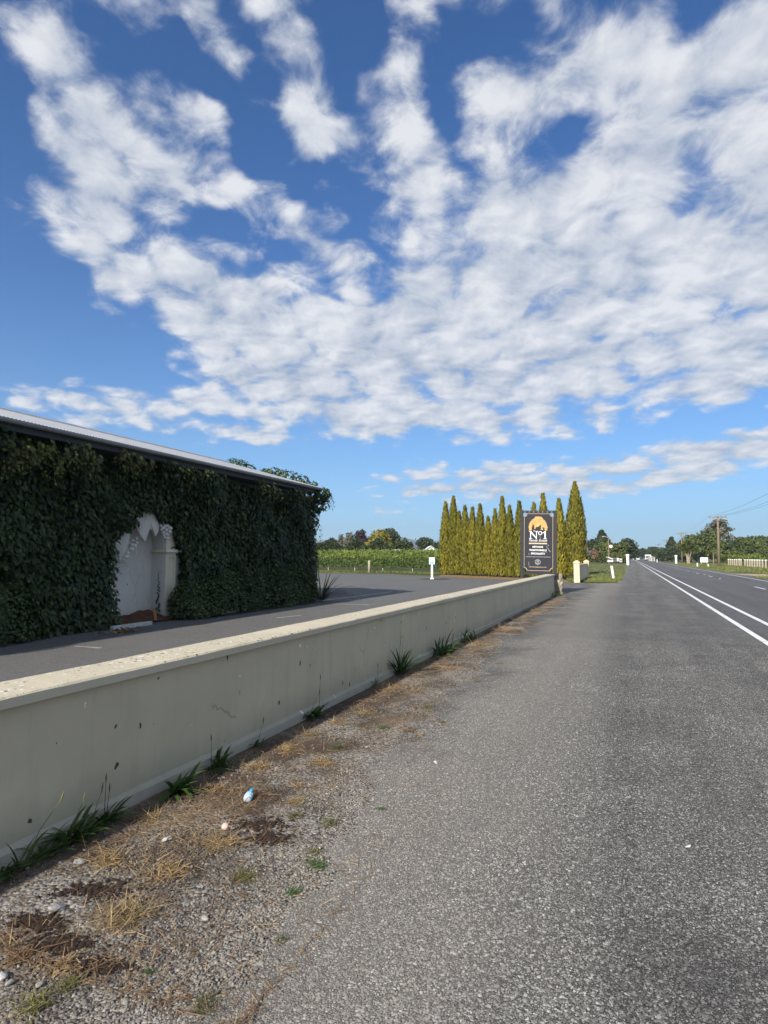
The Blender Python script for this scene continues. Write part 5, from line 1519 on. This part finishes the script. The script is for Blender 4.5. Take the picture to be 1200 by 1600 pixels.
# vehicles far down the road
def truck(label, x, y, w, h, L_):
    o = thing('truck', label, 'truck', (x, y, 0))
    MB().cbox(-w / 2, w / 2, 1.7, L_, .75, h, .06).build('cargo_box', M['truck_paint'], o)
    cab = MB().cbox(-w * .47, w * .47, -.1, 1.65, .55, h * .86, .12).build('cab', M['truck_paint'], o)
    MB().box(-w * .40, w * .40, -.125, -.102, h * .50, h * .78).build('windscreen', M['glass_dark'], cab)
    MB().box(-w * .34, w * .34, -.125, -.102, h * .27, h * .40).build('grille', M['black_metal'], cab)
    MB().cbox(-w * .49, w * .49, -.25, -.13, .40, .68, .03).build('bumper', M['car_grey'], o)
    for s_ in (-1, 1):
        MB().cbox(s_ * w * .38 - .12, s_ * w * .38 + .12, -.14, -.104, h * .29, h * .36, .01).build('headlight', M['lamp_grey'], cab)
        MB().box(s_ * w * .53 - .1, s_ * w * .53 + .1, .0, .08, h * .52, h * .70).build('mirror', M['black_metal'], o)
        for yy_ in (.75, L_ - 1.3):
            wv = MB().lathe([(.02, -.14), (.36, -.14), (.45, -.09), (.45, .09), (.36, .14), (.02, .14)], 16)
            wo = wv.build('wheel', M['tyre'], o, False); wo.location = (s_ * w * .42, yy_, .45); wo.rotation_euler = (0, R(90), 0)
            hb = MB().lathe([(.02, -.15), (.2, -.148), (.22, .148), (.02, .15)], 10).build('rim', M['lamp_grey'], wo)
truck('white box truck coming along the far right lane', 7.0, 282, 2.35, 2.65, 6.5)
def car(label, x, y, mat):
    o = thing('car', label, 'car', (x, y, 0))
    prof_ = [(0, .30), (0, .85), (.25, .95), (1.2, 1.0), (1.9, 1.45), (3.5, 1.48), (4.3, 1.0), (4.4, .9), (4.4, .30)]
    body = MB().xprism(prof_, -.86, .86).build('body', M[mat], o)
    MB().add([(-.72, 1.22, 1.03), (.72, 1.22, 1.03), (.66, 1.86, 1.425), (-.66, 1.86, 1.425)], [(0, 1, 2, 3)]).build('windscreen', M['glass_dark'], body).location = (0, -.02, .02)
    for s_ in (-1, 1):
        MB().box(s_ * .865 - .004, s_ * .865 + .004, 1.8, 3.6, 1.03, 1.36).build('side_window', M['glass_dark'], body)
        MB().box(s_ * .62 - .16, s_ * .62 + .16, -.02, .0, .62, .78).build('headlight', M['lamp_grey'], o)
        for yy_ in (.85, 3.5):
            wo = MB().lathe([(.02, -.1), (.26, -.1), (.32, -.06), (.32, .06), (.26, .1), (.02, .1)], 14).build('wheel', M['tyre'], o); wo.location = (s_ * .78, yy_, .32); wo.rotation_euler = (0, R(90), 0)
car('small white car far ahead on the left lane of the road', 4.2, 395, 'truck_paint')
car('second pale car beyond the white one where the road ends', 2.0, 430, 'truck_paint')
car('dark car following the box truck far down the road', 7.0, 330, 'car_grey')
q = AT(1020, 250)
o = thing('shed', 'small pale roadside shed beside the far box truck', 'shed', (q.x, q.y, 0), PSI)
MB().box(-.9, .9, 0, 2, 0, 1.45).build('wall', M['house_wall'], o)
MB().prism([(-1.05, 1.45), (0, 2.0), (1.05, 1.45), (1.05, 1.38), (0, 1.9), (-1.05, 1.38)], -.1, 2.1).build('roof', M['roof_white'], o)
MB().box(-.3, .3, -.02, -.003, .2, 1.2).build('door', M['car_grey'], o)

# ================================================================== LOOSE GRAVEL AND SEAL CHIPS (real stones near the camera)
T_ST = np.array([(math.cos(2 * math.pi * k / 6), math.sin(2 * math.pi * k / 6), -.15) for k in range(6)] + [(.62 * math.cos(2 * math.pi * (k + .25) / 3), .62 * math.sin(2 * math.pi * (k + .25) / 3), .62) for k in range(3)])
F_ST = np.array([(6, 7, 8), (0, 1, 6), (1, 2, 7), (1, 7, 6), (2, 3, 7), (3, 4, 8), (3, 8, 7), (4, 5, 8), (5, 0, 6), (5, 6, 8)], int)
T_CH = np.array([(math.cos(2 * math.pi * k / 5), math.sin(2 * math.pi * k / 5), -.1) for k in range(5)] + [(.1, -.05, .8)])
F_CH = np.array([(0, 1, 5), (1, 2, 5), (2, 3, 5), (3, 4, 5), (4, 0, 5)], int)
def stones(name, P_, s, mat, r, flat=(.45, .85), T=T_ST, FT=F_ST):
    n = len(P_)
    a = r.uniform(0, 6.283, n)
    c_, s_ = np.cos(a), np.sin(a)
    Rm = np.zeros((n, 3, 3)); Rm[:, 0, 0] = c_; Rm[:, 0, 1] = -s_; Rm[:, 1, 0] = s_; Rm[:, 1, 1] = c_; Rm[:, 2, 2] = 1
    tlt = frames(np.array([0, 0, 1]) + r.normal(size=(n, 3)) * .16, unit(n, r))
    Rm = np.einsum('nij,njk->nik', tlt, Rm)
    S_ = np.stack([s * r.uniform(.75, 1.25, n), s * r.uniform(.6, .95, n), s * r.uniform(*flat, n)], 1)
    V = np.einsum('nij,nkj->nki', Rm, (T[None] + r.normal(size=(n, len(T), 3)) * .14) * S_[:, None, :]) + P_[:, None, :]
    F = FT[None] + (np.arange(n) * len(T))[:, None, None]
    return link(name, np_mesh(name, V.reshape(-1, 3), F.reshape(-1, 3)), M[mat])
r = np.random.RandomState(99)
def fan(n, r0, r1, pw):
    rad = r0 + (r1 - r0) * r.rand(n) ** pw
    a = r.uniform(R(-66), R(24), n)      # bearings in front of the camera
    return rad * np.sin(a), rad * np.cos(a), rad
x, y, d = fan(330000, 1.7, 12.0, 1.12)
xe, ye = r.uniform(-2.85, 2.1, 70000), r.uniform(-.9, 1.75, 70000)          # and round the spot one stands on
ke = ~((np.hypot(xe, ye) > 1.7) & (np.arctan2(xe, ye) > R(-66)) & (np.arctan2(xe, ye) < R(24)))
x, y, d = np.concatenate([x, xe[ke]]), np.concatenate([y, ye[ke]]), np.concatenate([d, np.hypot(xe, ye)[ke]])
ex = edge_x(y)
loose = x < ex + r.normal(size=len(x)) * .28
keep_v = (x > -2.84) & loose
keep_s = (~loose) & (x < 2.0)
# verge: bigger mixed stones, thinned where the soil shows
xv, yv, dv = x[keep_v], y[keep_v], d[keep_v]
patch = vnoise(xv, yv, 1.9, 61) * .6 + vnoise(xv, yv, 6.0, 62) * .4
kv = r.rand(len(xv)) < .85 * np.clip((patch - .40 + (xv + 2.2) * .20) * 5, .14, 1)
xv, yv = xv[kv], yv[kv]
MOSS = [(150, 1392, 95, 26), (60, 1440, 70, 22), (95, 1475, 80, 24), (155, 1508, 80, 16), (408, 1288, 70, 16), (418, 1310, 60, 18)]
mossw = []
for (mx, my, mw, mh) in MOSS:
    c = G(mx, my); e1, e2 = G(mx + mw * .5, my), G(mx, my - mh * .5)
    mossw.append((c, (e1 - c), (e2 - c)))
hid = np.zeros(len(xv), bool)
for (c, e1, e2) in mossw:
    det = e1.x * e2.y - e1.y * e2.x
    a_ = ((xv - c.x) * e2.y - (yv - c.y) * e2.x) / det; b_ = ((yv - c.y) * e1.x - (xv - c.x) * e1.y) / det
    q_ = np.sqrt(a_ ** 2 + b_ ** 2) + (vnoise(xv, yv, 9, 71) - .5) * .9
    hid |= r.rand(len(xv)) < np.clip(1.2 - q_, 0, .6)
xv, yv = xv[~hid], yv[~hid]
sv = r.lognormal(math.log(.0050), .34, len(xv))
big = r.rand(len(xv)) < .004
sv = np.where(big, sv * 1.7, sv)
o = stones('loose_gravel', np.stack([xv, yv, -.003 + .15 * sv], 1), sv, 'stones_verge', r)
tag(o, 'loose grey gravel over brown soil beside the wall', 'gravel', kind='stuff')
xs, ys_s = x[keep_s], y[keep_s]
ss = r.lognormal(math.log(.0058), .24, len(xs))
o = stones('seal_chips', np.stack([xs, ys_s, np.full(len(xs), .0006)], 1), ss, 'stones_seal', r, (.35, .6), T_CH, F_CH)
tag(o, 'pale stone chips bedded in the dark seal of the shoulder', 'gravel', kind='stuff')

# ================================================================== WEEDS, TUFTS, LITTER
def blade_mesh(L_, w, bend, seg=6, fold=.25):
    V, F = [], []
    for i in range(seg + 1):
        t = i / seg
        y_ = L_ * (t - .25 * bend * t * t); z_ = -L_ * bend * .62 * t * t
        ww = w * (math.sin(math.pi * min(1, .25 + .75 * t)) ** .7 if i < seg else .02) * .5
        V += [(-ww, y_, z_ + fold * ww), (0, y_, z_), (ww, y_, z_ + fold * ww)]
    for i in range(seg):
        F += [(3 * i, 3 * i + 1, 3 * i + 4, 3 * i + 3), (3 * i + 1, 3 * i + 2, 3 * i + 5, 3 * i + 4)]
    return np.array(V), np.array(F)
wl_me = []
for L_, w, bd in ((1, .17, .5), (1, .10, .9), (1, .20, .8), (1, .055, .35)):
    V, F = blade_mesh(1, w, bd)
    me = np_mesh('blade', V, F, True); me.materials.append(M['weed']); wl_me.append(me)
def weed(label, px, py, n, lo, hi, kinds, spread, stalks=0, sy=1.0):
    c = G(px, py); c.x = max(c.x, -2.83 + spread * .5)
    o = thing('weed_clump', label, 'weed', (c.x, c.y, -.004), 0, 'green weeds along the foot of the roadside wall')
    for k in range(int(n * 1.25)):
        az = rng.uniform(-2.0, 2.0) if rng.rand() < .8 else rng.uniform(-3.1, 3.1)
        el = rng.uniform(.45, 1.35)
        b_ = bpy.data.objects.new('blade', wl_me[kinds[rng.randint(len(kinds))]]); COL.objects.link(b_); b_.parent = o
        s = rng.uniform(lo, hi) * (1.0 if c.y < 4.5 else 1.05)
        d = Vector((math.cos(az) * math.cos(el), math.sin(az) * math.cos(el) * sy, math.sin(el))).normalized()
        zax = (Vector((0, 0, 1)) - d * d.z).normalized(); xax = d.cross(zax)
        mt = Matrix((xax, d, zax)).transposed().to_4x4()
        mt = Matrix.Translation((rng.normal() * spread * .4, rng.normal() * spread * sy, 0)) @ mt @ Matrix.Scale(s, 4)
        b_.matrix_local = mt
    for k in range(stalks):
        h = rng.uniform(1.0, 1.6) * hi; dx, dy = rng.uniform(-.02, .10), rng.uniform(-.06, .12)
        x0 = rng.normal() * spread * .4; y0 = rng.normal() * spread * sy
        st = MB().tube([(x0, y0, 0), (x0 + dx * .4, y0 + dy * .4, h * .55), (x0 + dx, y0 + dy, h)], [.0028, .002, .0012], 4)
        st.tube([(x0 + dx, y0 + dy, h - .01), (x0 + dx * 1.05, y0 + dy * 1.05, h + .018), (x0 + dx * 1.1, y0 + dy * 1.1, h + .045)], [.002, .005, .001], 5)
        st.build('seed_stalk', M['olive_grass'], o)
weed('big grassy weed clump at the left edge, foot of the wall', 38, 1352, 34, 0.10, 0.22, (1, 3, 3, 0), .07, 1, 1.4)
weed('broad-leaved weed clump second from the left edge at the wall foot', 100, 1312, 30, 0.10, 0.20, (0, 2, 0), .06, 1)
weed('broad-leaved weed with seed stalks, third from the left at the wall foot', 152, 1282, 26, 0.09, 0.18, (0, 2), .05, 3)
weed('spiky dock weed clump alone at the wall foot, above the straw patch', 279, 1238, 24, .11, .24, (0, 2), .04, 0)
weed('spreading weed with one tall stalk, just right of the dock weed', 335, 1200, 26, .09, .19, (1, 1, 0), .06, 1)
weed('small thin weed between the tall-stalk weed and the bushy one', 400, 1166, 9, .07, .13, (3, 0), .04, 1)
weed('dark bushy weed at the plinth below the middle of the wall', 490, 1120, 26, .10, .22, (1, 0, 2), .07, 2)
weed('sparse thin weed just left of the tall grass clump', 583, 1072, 8, .10, .2, (3,), .04, 1)
weed('upright tall grass clump standing against the wall', 618, 1052, 46, .22, .46, (3,), .05, 3)
weed('wide tall grass clump further along the wall', 686, 1020, 60, .18, .42, (3, 1), .12, 3, 1.6)
weed('grass clump beyond the wide one, before the sign end', 722, 1000, 46, .16, .36, (3, 1), .14, 1, 1.8)
weed('low weeds round the base of the sign post and rough pier', 860, 931, 60, .12, .32, (3, 1), .22, 0, 1.8)

def tuft_mesh(n, rad, L_, mat, seed, flat=.5, w=.0032):
    rr_ = np.random.RandomState(seed)
    az = rr_.uniform(0, 6.283, n); el = rr_.uniform(.08, 1.2, n) * (1 - flat) + .10
    d = np.stack([np.cos(az) * np.cos(el), np.sin(az) * np.cos(el), np.sin(el)], 1)
    P_ = np.stack([rr_.normal(size=n) * rad * .45, rr_.normal(size=n) * rad * .45, rr_.uniform(0, .012, n)], 1)
    s = L_ * rr_.uniform(.45, 1.15, n)
    V, F = stamp(T_BLADE, F_BLADE, frames(np.array([0, 0, 1]) + rr_.normal(size=(n, 3)) * .4, d), np.stack([np.full(n, w), s, s * rr_.uniform(-.9, .5, n)], 1), P_)
    me = np_mesh('blades', V, F); me.materials.append(M[mat]); return me
def tuft(px, py, wpx, label, mat='straw', n=110, flat=.55, group='dry straw tufts on the gravel verge', name='dry_grass_tuft', cat='dry grass'):
    n = int(n * 2.0)
    c = G(px, py); zc = math.hypot(c.x, c.y)
    rad = wpx / FPX * math.hypot(zc, 1.5) * .5 * .85
    flat = min(.9, flat + .12)
    o = link(name, tuft_mesh(n, rad, rad * 1.1, mat, int(px * 7 + py), flat), None)
    o.location = (c.x, c.y, -.002)
    tag(o, label, cat, group)
D = [
    (200, 1432, 80, 'largest straw-coloured grass tuft, low at the left of the verge', 'straw', 170, .30),
    (262, 1362, 62, 'straw tuft with green tips right of the brown moss patch', 'straw', 110, .25),
    (172, 1345, 60, 'straw tuft below the seeding weed by the wall', 'straw', 110, .45),
    (347, 1318, 64, 'straw tuft with a small pink scrap lying on it', 'straw', 130, .45),
    (97, 1505, 36, 'thin dry tuft near the bottom left', 'straw', 50, .35),
    (30, 1498, 30, 'rust brown dry tuft at the left edge', 'brown_litter', 60, .3),
    (405, 1199, 44, 'flattened straw tuft above the plastic bottle', 'straw', 110, .75),
    (236, 1276, 46, 'flattened straw tuft close to the wall beside the dock weed', 'straw', 90, .75),
    (340, 1233, 34, 'small straw tuft left of the plastic bottle', 'straw', 70, .7),
    (505, 1192, 46, 'pale flat straw tuft right of the wall bend line of weeds', 'straw', 100, .8),
    (462, 1254, 26, 'little straw tuft below the forked dry stalk', 'straw', 60, .6),
    (466, 1228, 24, 'forked dry stalk tuft right of the plastic bottle', 'straw', 40, .3),
    (449, 1170, 40, 'flat straw tuft beside the bushy weed', 'straw', 90, .8),
    (484, 1148, 46, 'straw tuft in front of the bushy weed', 'straw', 100, .75),
    (528, 1129, 38, 'straw tuft right of the bushy weed', 'straw', 90, .75),
    (572, 1116, 46, 'long flat straw tuft midway along the verge', 'straw', 100, .85),
    (612, 1076, 46, 'straw tuft at the foot of the tall upright grass', 'straw', 100, .85),
    (650, 1080, 36, 'straw tuft right of the tall upright grass', 'straw', 80, .85),
    (640, 1142, 24, 'small orange-brown tuft on the edge of the grey gravel', 'brown_litter', 50, .6),
    (655, 1150, 16, 'tiny straw tuft beside the orange-brown one', 'straw', 30, .6),
    (700, 1045, 50, 'straw tuft in front of the wide grass clump', 'straw', 100, .85),
    (752, 1010, 60, 'straw patch beyond the wide grass clump', 'straw', 120, .9),
    (790, 985, 60, 'straw patch nearing the sign end of the wall', 'straw', 120, .9),
    (835, 955, 60, 'straw patch close to the rough pier', 'straw', 120, .9),
    (870, 944, 40, 'last straw patch at the driveway corner', 'straw', 80, .9),
    (400, 1245, 26, 'brown tuft the plastic bottle leans against', 'brown_litter', 60, .25),
]
for a in D:
    tuft(a[0], a[1], a[2], a[3], a[4], a[5], a[6])
E = [
    (380, 1372, 38, 'round olive green tuft on grey gravel below the pink scrap', 'olive_grass', 80, .35),
    (495, 1352, 34, 'green tuft furthest right on the near gravel', 'weed', 60, .35),
    (492, 1332, 22, 'olive tuft just above the right green tuft', 'olive_grass', 40, .45),
    (458, 1395, 24, 'small green tuft below the right green one', 'weed', 40, .35),
    (460, 1275, 24, 'olive tuft under the forked dry stalk', 'olive_grass', 50, .4),
    (517, 1287, 28, 'brown-green tuft out on the gravel', 'olive_grass', 60, .5),
    (108, 1540, 30, 'green grass tuft near the bottom left corner', 'olive_grass', 70, .3),
    (230, 1520, 20, 'small bright broad-leaved seedling on the near gravel', 'weed', 18, .35),
    (320, 1572, 40, 'thin green tuft at the bottom edge', 'olive_grass', 40, .3),
    (52, 1572, 50, 'straggly green and straw tuft in the bottom left corner', 'olive_grass', 60, .3),
    (440, 1470, 24, 'faint green tuft low on the grey gravel', 'olive_grass', 24, .4),
    (527, 1168, 22, 'green tuft right of the pale flat straw', 'weed', 40, .6),
    (598, 1137, 26, 'low green tuft midway along the verge', 'weed', 50, .7),
    (595, 1265, 18, 'tiny dark green tuft far out on the gravel', 'weed', 24, .6),
    (745, 1065, 16, 'tiny olive tuft furthest out along the verge edge', 'olive_grass', 30, .7),
    (742, 1046, 16, 'olive tuft just beyond the furthest-out one', 'olive_grass', 30, .7),
    (690, 1128, 18, 'flat dark green tuft at the gravel edge', 'olive_grass', 30, .8),
    (668, 1105, 24, 'flat olive tuft beside the wheel track', 'olive_grass', 40, .85),
    (779, 1037, 14, 'pale olive tuft at the seal edge by the straw patch', 'olive_grass', 30, .85),
    (876, 948, 18, 'green tuft at the driveway corner by the pier', 'weed', 40, .6),
]
for a in E:
    tuft(a[0], a[1], a[2], a[3], a[4], a[5], a[6], 'green tufts on the gravel verge', 'green_tuft', 'grass tuft')

# strands of dead grass lying along the wall foot
n = 24000
t = r.rand(n)
yy_ = 1.7 + 23 * t ** 1.9
off = np.abs(r.normal(size=n)) * np.interp(yy_, [1.7, 4, 8, 25], [.75, .60, .45, .4])
xx_ = np.minimum(-2.80 + off, -1.2)
dens_ = vnoise(xx_ * 1.2, yy_, .9, 81)
k_ = r.rand(n) < np.clip((dens_ - .30) * 3, .06, 1) * np.interp(yy_, [2, 4.5, 8], [1, .6, .45])
xx_, yy_ = xx_[k_], yy_[k_]
m_ = len(xx_)
a = r.uniform(0, 6.283, m_)
d = np.stack([np.cos(a), np.sin(a), r.uniform(-.05, .22, m_)], 1)
s = r.uniform(.03, .13, m_)
V, F = stamp(T_BLADE, F_BLADE, frames(np.array([0, 0, 1]) + r.normal(size=(m_, 3)) * .3, d), np.stack([r.uniform(.0018, .004, m_), s, s * r.uniform(-.3, .3, m_)], 1), np.stack([xx_, yy_, r.uniform(.004, .02, m_)], 1))
h_ = m_ * 14 // 20
o = link('dead_grass', np_mesh('dead_grass', V[:h_ * 5], F[:h_ * 3]), M['brown_litter']); tag(o, 'brown strands of dead grass strewn along the wall foot', 'dead grass', kind='stuff')
o = link('straw_litter', np_mesh('straw_litter', V[h_ * 5:], F[h_ * 3:] - h_ * 5), M['straw']); tag(o, 'pale straw strands strewn over the verge', 'dead grass', kind='stuff')

# cushions of dark moss
for k, (c, e1, e2) in enumerate(mossw):
    rr_ = np.random.RandomState(400 + k)
    n_ = 230
    ab = rr_.normal(size=(n_, 2)) * .62
    ab[:, 0] += .25 * np.sin(ab[:, 1] * 5 + k)
    P_ = np.stack([e1.x * ab[:, 0] + e2.x * ab[:, 1], e1.y * ab[:, 0] + e2.y * ab[:, 1], np.full(n_, .0005)], 1)
    o = stones('moss_patch', P_, rr_.lognormal(math.log(.0085), .35, n_), 'moss', rr_, (.3, .7)); o.location = (c.x, c.y, 0); o['kind'] = 'stuff'
    tag(o, ['widest dark brown moss patch below the largest weeds', 'dark moss patch at the left edge of the verge', 'dark moss patch left of the largest straw tuft', 'long dark moss strip below the largest straw tuft', 'dark moss patch above the pink scrap', 'dark moss patch right of the pink scrap', 'small moss patch right of the largest straw tuft', 'small moss patch just below the largest straw tuft', 'moss patch in the bottom left corner', 'moss patch touching the left end of the widest one', 'thin moss patch left of the plastic bottle'][k], 'moss', 'dark moss patches in the gravel')

# crumpled bottle
c = G(389, 1250)
bt = thing('plastic_bottle', 'crushed clear plastic bottle with a bright blue cap lying on the gravel', 'bottle', (c.x, c.y, .028))
bt.rotation_euler = (R(-68), R(4), R(14))
bt.location.z = .027; bt.scale = (.85, .85, .85)
MB().lathe([(.004, -.045), (.026, -.045), (.030, -.036), (.027, -.015), (.031, .0), (.028, .012), (.018, .026), (.010, .034), (.010, .040)], 14).build('body', M['clear'], bt, True)
MB().lathe([(.0305, -.026), (.0312, -.024), (.0315, -.004), (.0305, -.002)], 14).build('label_wrap', M['label_blue'], bt, True)
MB().lathe([(.0135, .036), (.0145, .038), (.0145, .056), (.012, .058)], 12).build('cap', M['cap_blue'], bt, True)
# scrap and pale stones
c = G(352, 1304)
o = MB().lathe([(.004, 0), (.016, .001), (.021, .012), (.017, .022), (.008, .026)], 9).build('pink_scrap', M['pink'], None, True); o.location = (c.x, c.y, .035); o.rotation_euler = (.5, .2, 0)
tag(o, 'small pale pink scrap lying on a straw tuft', 'litter')
def stone(px, py, w, label, mat, seed):
    rr_ = np.random.RandomState(seed)
    c = G(px, py); dd = math.sqrt(c.x ** 2 + c.y ** 2 + 2.25); s = w / FPX * dd * .5 * .78
    import bmesh
    bm = bmesh.new(); bmesh.ops.create_icosphere(bm, subdivisions=2, radius=1)
    for v in bm.verts:
        v.co = Vector((v.co.x * 1.15, v.co.y * .8, v.co.z * .5)) * s * (1 + rr_.normal() * .09)
    me = bpy.data.meshes.new('stone'); bm.to_mesh(me); bm.free()
    o = link('stone', me, M[mat]); o.location = (c.x, c.y, s * .3); o.rotation_euler = (rr_.normal() * .2, rr_.normal() * .2, rr_.uniform(0, 6))
    tag(o, label, 'stone', 'larger stones on the verge')
M['st_grey'] = plain('grey_stone', (.30, .29, .275), .85, .2, 60)
M['st_white'] = plain('white_stone', (.44, .43, .40), .85, .12, 60)
for a in ((261, 1313, 15, 'white pebble in the dark moss near the straw tuft', 'st_white'), (88, 1422, 22, 'flat grey stone among the gravel near the left edge', 'st_grey'),
          (124, 1349, 16, 'grey stone below the broad-leaved weed', 'st_grey'), (4, 1528, 16, 'pale round pebble at the left edge', 'st_white'), (681, 1192, 9, 'tiny white pebble alone on the grey gravel', 'st_white'),
          (15, 1537, 12, 'second grey pebble at the left edge below the pale one', 'st_grey'), (797, 968, 11, 'pale rock lying in the straw near the sign end', 'st_grey'), (1075, 1324, 9, 'small white fleck of stone far right on the shoulder', 'st_white'),
          (62, 1540, 12, 'grey pebble near the bottom left tuft', 'st_grey'), (320, 1436, 12, 'grey pebble at the seal edge', 'st_grey')):
    stone(*a, seed=int(a[0]))

# ================================================================== GRASS BLADES ON LAWN AND VERGES
def lawn(name, label, n, fx, hi, seed):
    rr_ = np.random.RandomState(seed)
    x, y = fx(rr_, n)
    n = len(x)
    patch_ = vnoise(x, y, .35, seed)
    s = hi * rr_.uniform(.5, 1.2, n) * (.6 + .8 * patch_)
    d = np.array([0, 0, 1.0]) + rr_.normal(size=(n, 3)) * .35
    V, F = stamp(T_BLADE[:, :], F_BLADE, frames(rr_.normal(size=(n, 3)) + np.array([0, -1, 0]), d), np.stack([s * .28, s, s * .3], 1), np.stack([x, y, np.zeros(n)], 1))
    o = link(name, np_mesh(name, V, F), M['grass']); tag(o, label, 'grass', kind='stuff')
def f1(rr_, n):
    y = 39.2 + 110 * rr_.rand(n) ** 2.2
    lo, hi_ = np.interp(y, [39, 47, 52, 150], [-3.2, -5, -14, -40]), np.interp(y, [39, 45, 60, 150], [-.95, -.65, -.55, -.8]) + .15 * np.sin(y * 2.1)
    return hi_ - (hi_ - lo) * rr_.rand(n) ** 1.4, y
lawn('lawn_grass', 'mown green grass with yellowed patches beyond the gate wall', 16000, f1, .13, 1)
def f2(rr_, n):
    y = 40 + 130 * rr_.rand(n) ** 1.3
    return 8.9 + 16 * rr_.rand(n) ** 1.5 + .25 * np.sin(y * .7) + (np.abs(y - 62) < 8) * 2.2, y
lawn('verge_grass', 'rough green grass along the right side of the road', 17000, f2, .2, 2)
def f3(rr_, n):
    t_ = rr_.rand(n)
    return va.x + (vb.x - va.x) * t_ + back.x * (rr_.rand(n) * 2.4 - 1.6), va.y + (vb.y - va.y) * t_ + back.y * (rr_.rand(n) * 2.4 - 1.6)
lawn('vineyard_grass', 'strip of rough grass under the front row of vines', 6000, f3, .2, 3)

# ================================================================== AIR
me = MB().box(-3400, 3400, -420, 4000, -1.1, 185).mesh('haze')
hm = bpy.data.materials.new('haze'); hm.use_nodes = True
hn = hm.node_tree; hn.nodes.clear()
ho = hn.nodes.new('ShaderNodeOutputMaterial'); hv = hn.nodes.new('ShaderNodeVolumePrincipled')
hv.inputs['Color'].default_value = (.70, .84, 1.0, 1); hv.inputs['Density'].default_value = 1.8e-4; hv.inputs['Anisotropy'].default_value = .2
hn.links.new(hv.outputs[0], ho.inputs['Volume'])
hz_o = link('haze', me, hm); hz_o['kind'] = 'stuff'
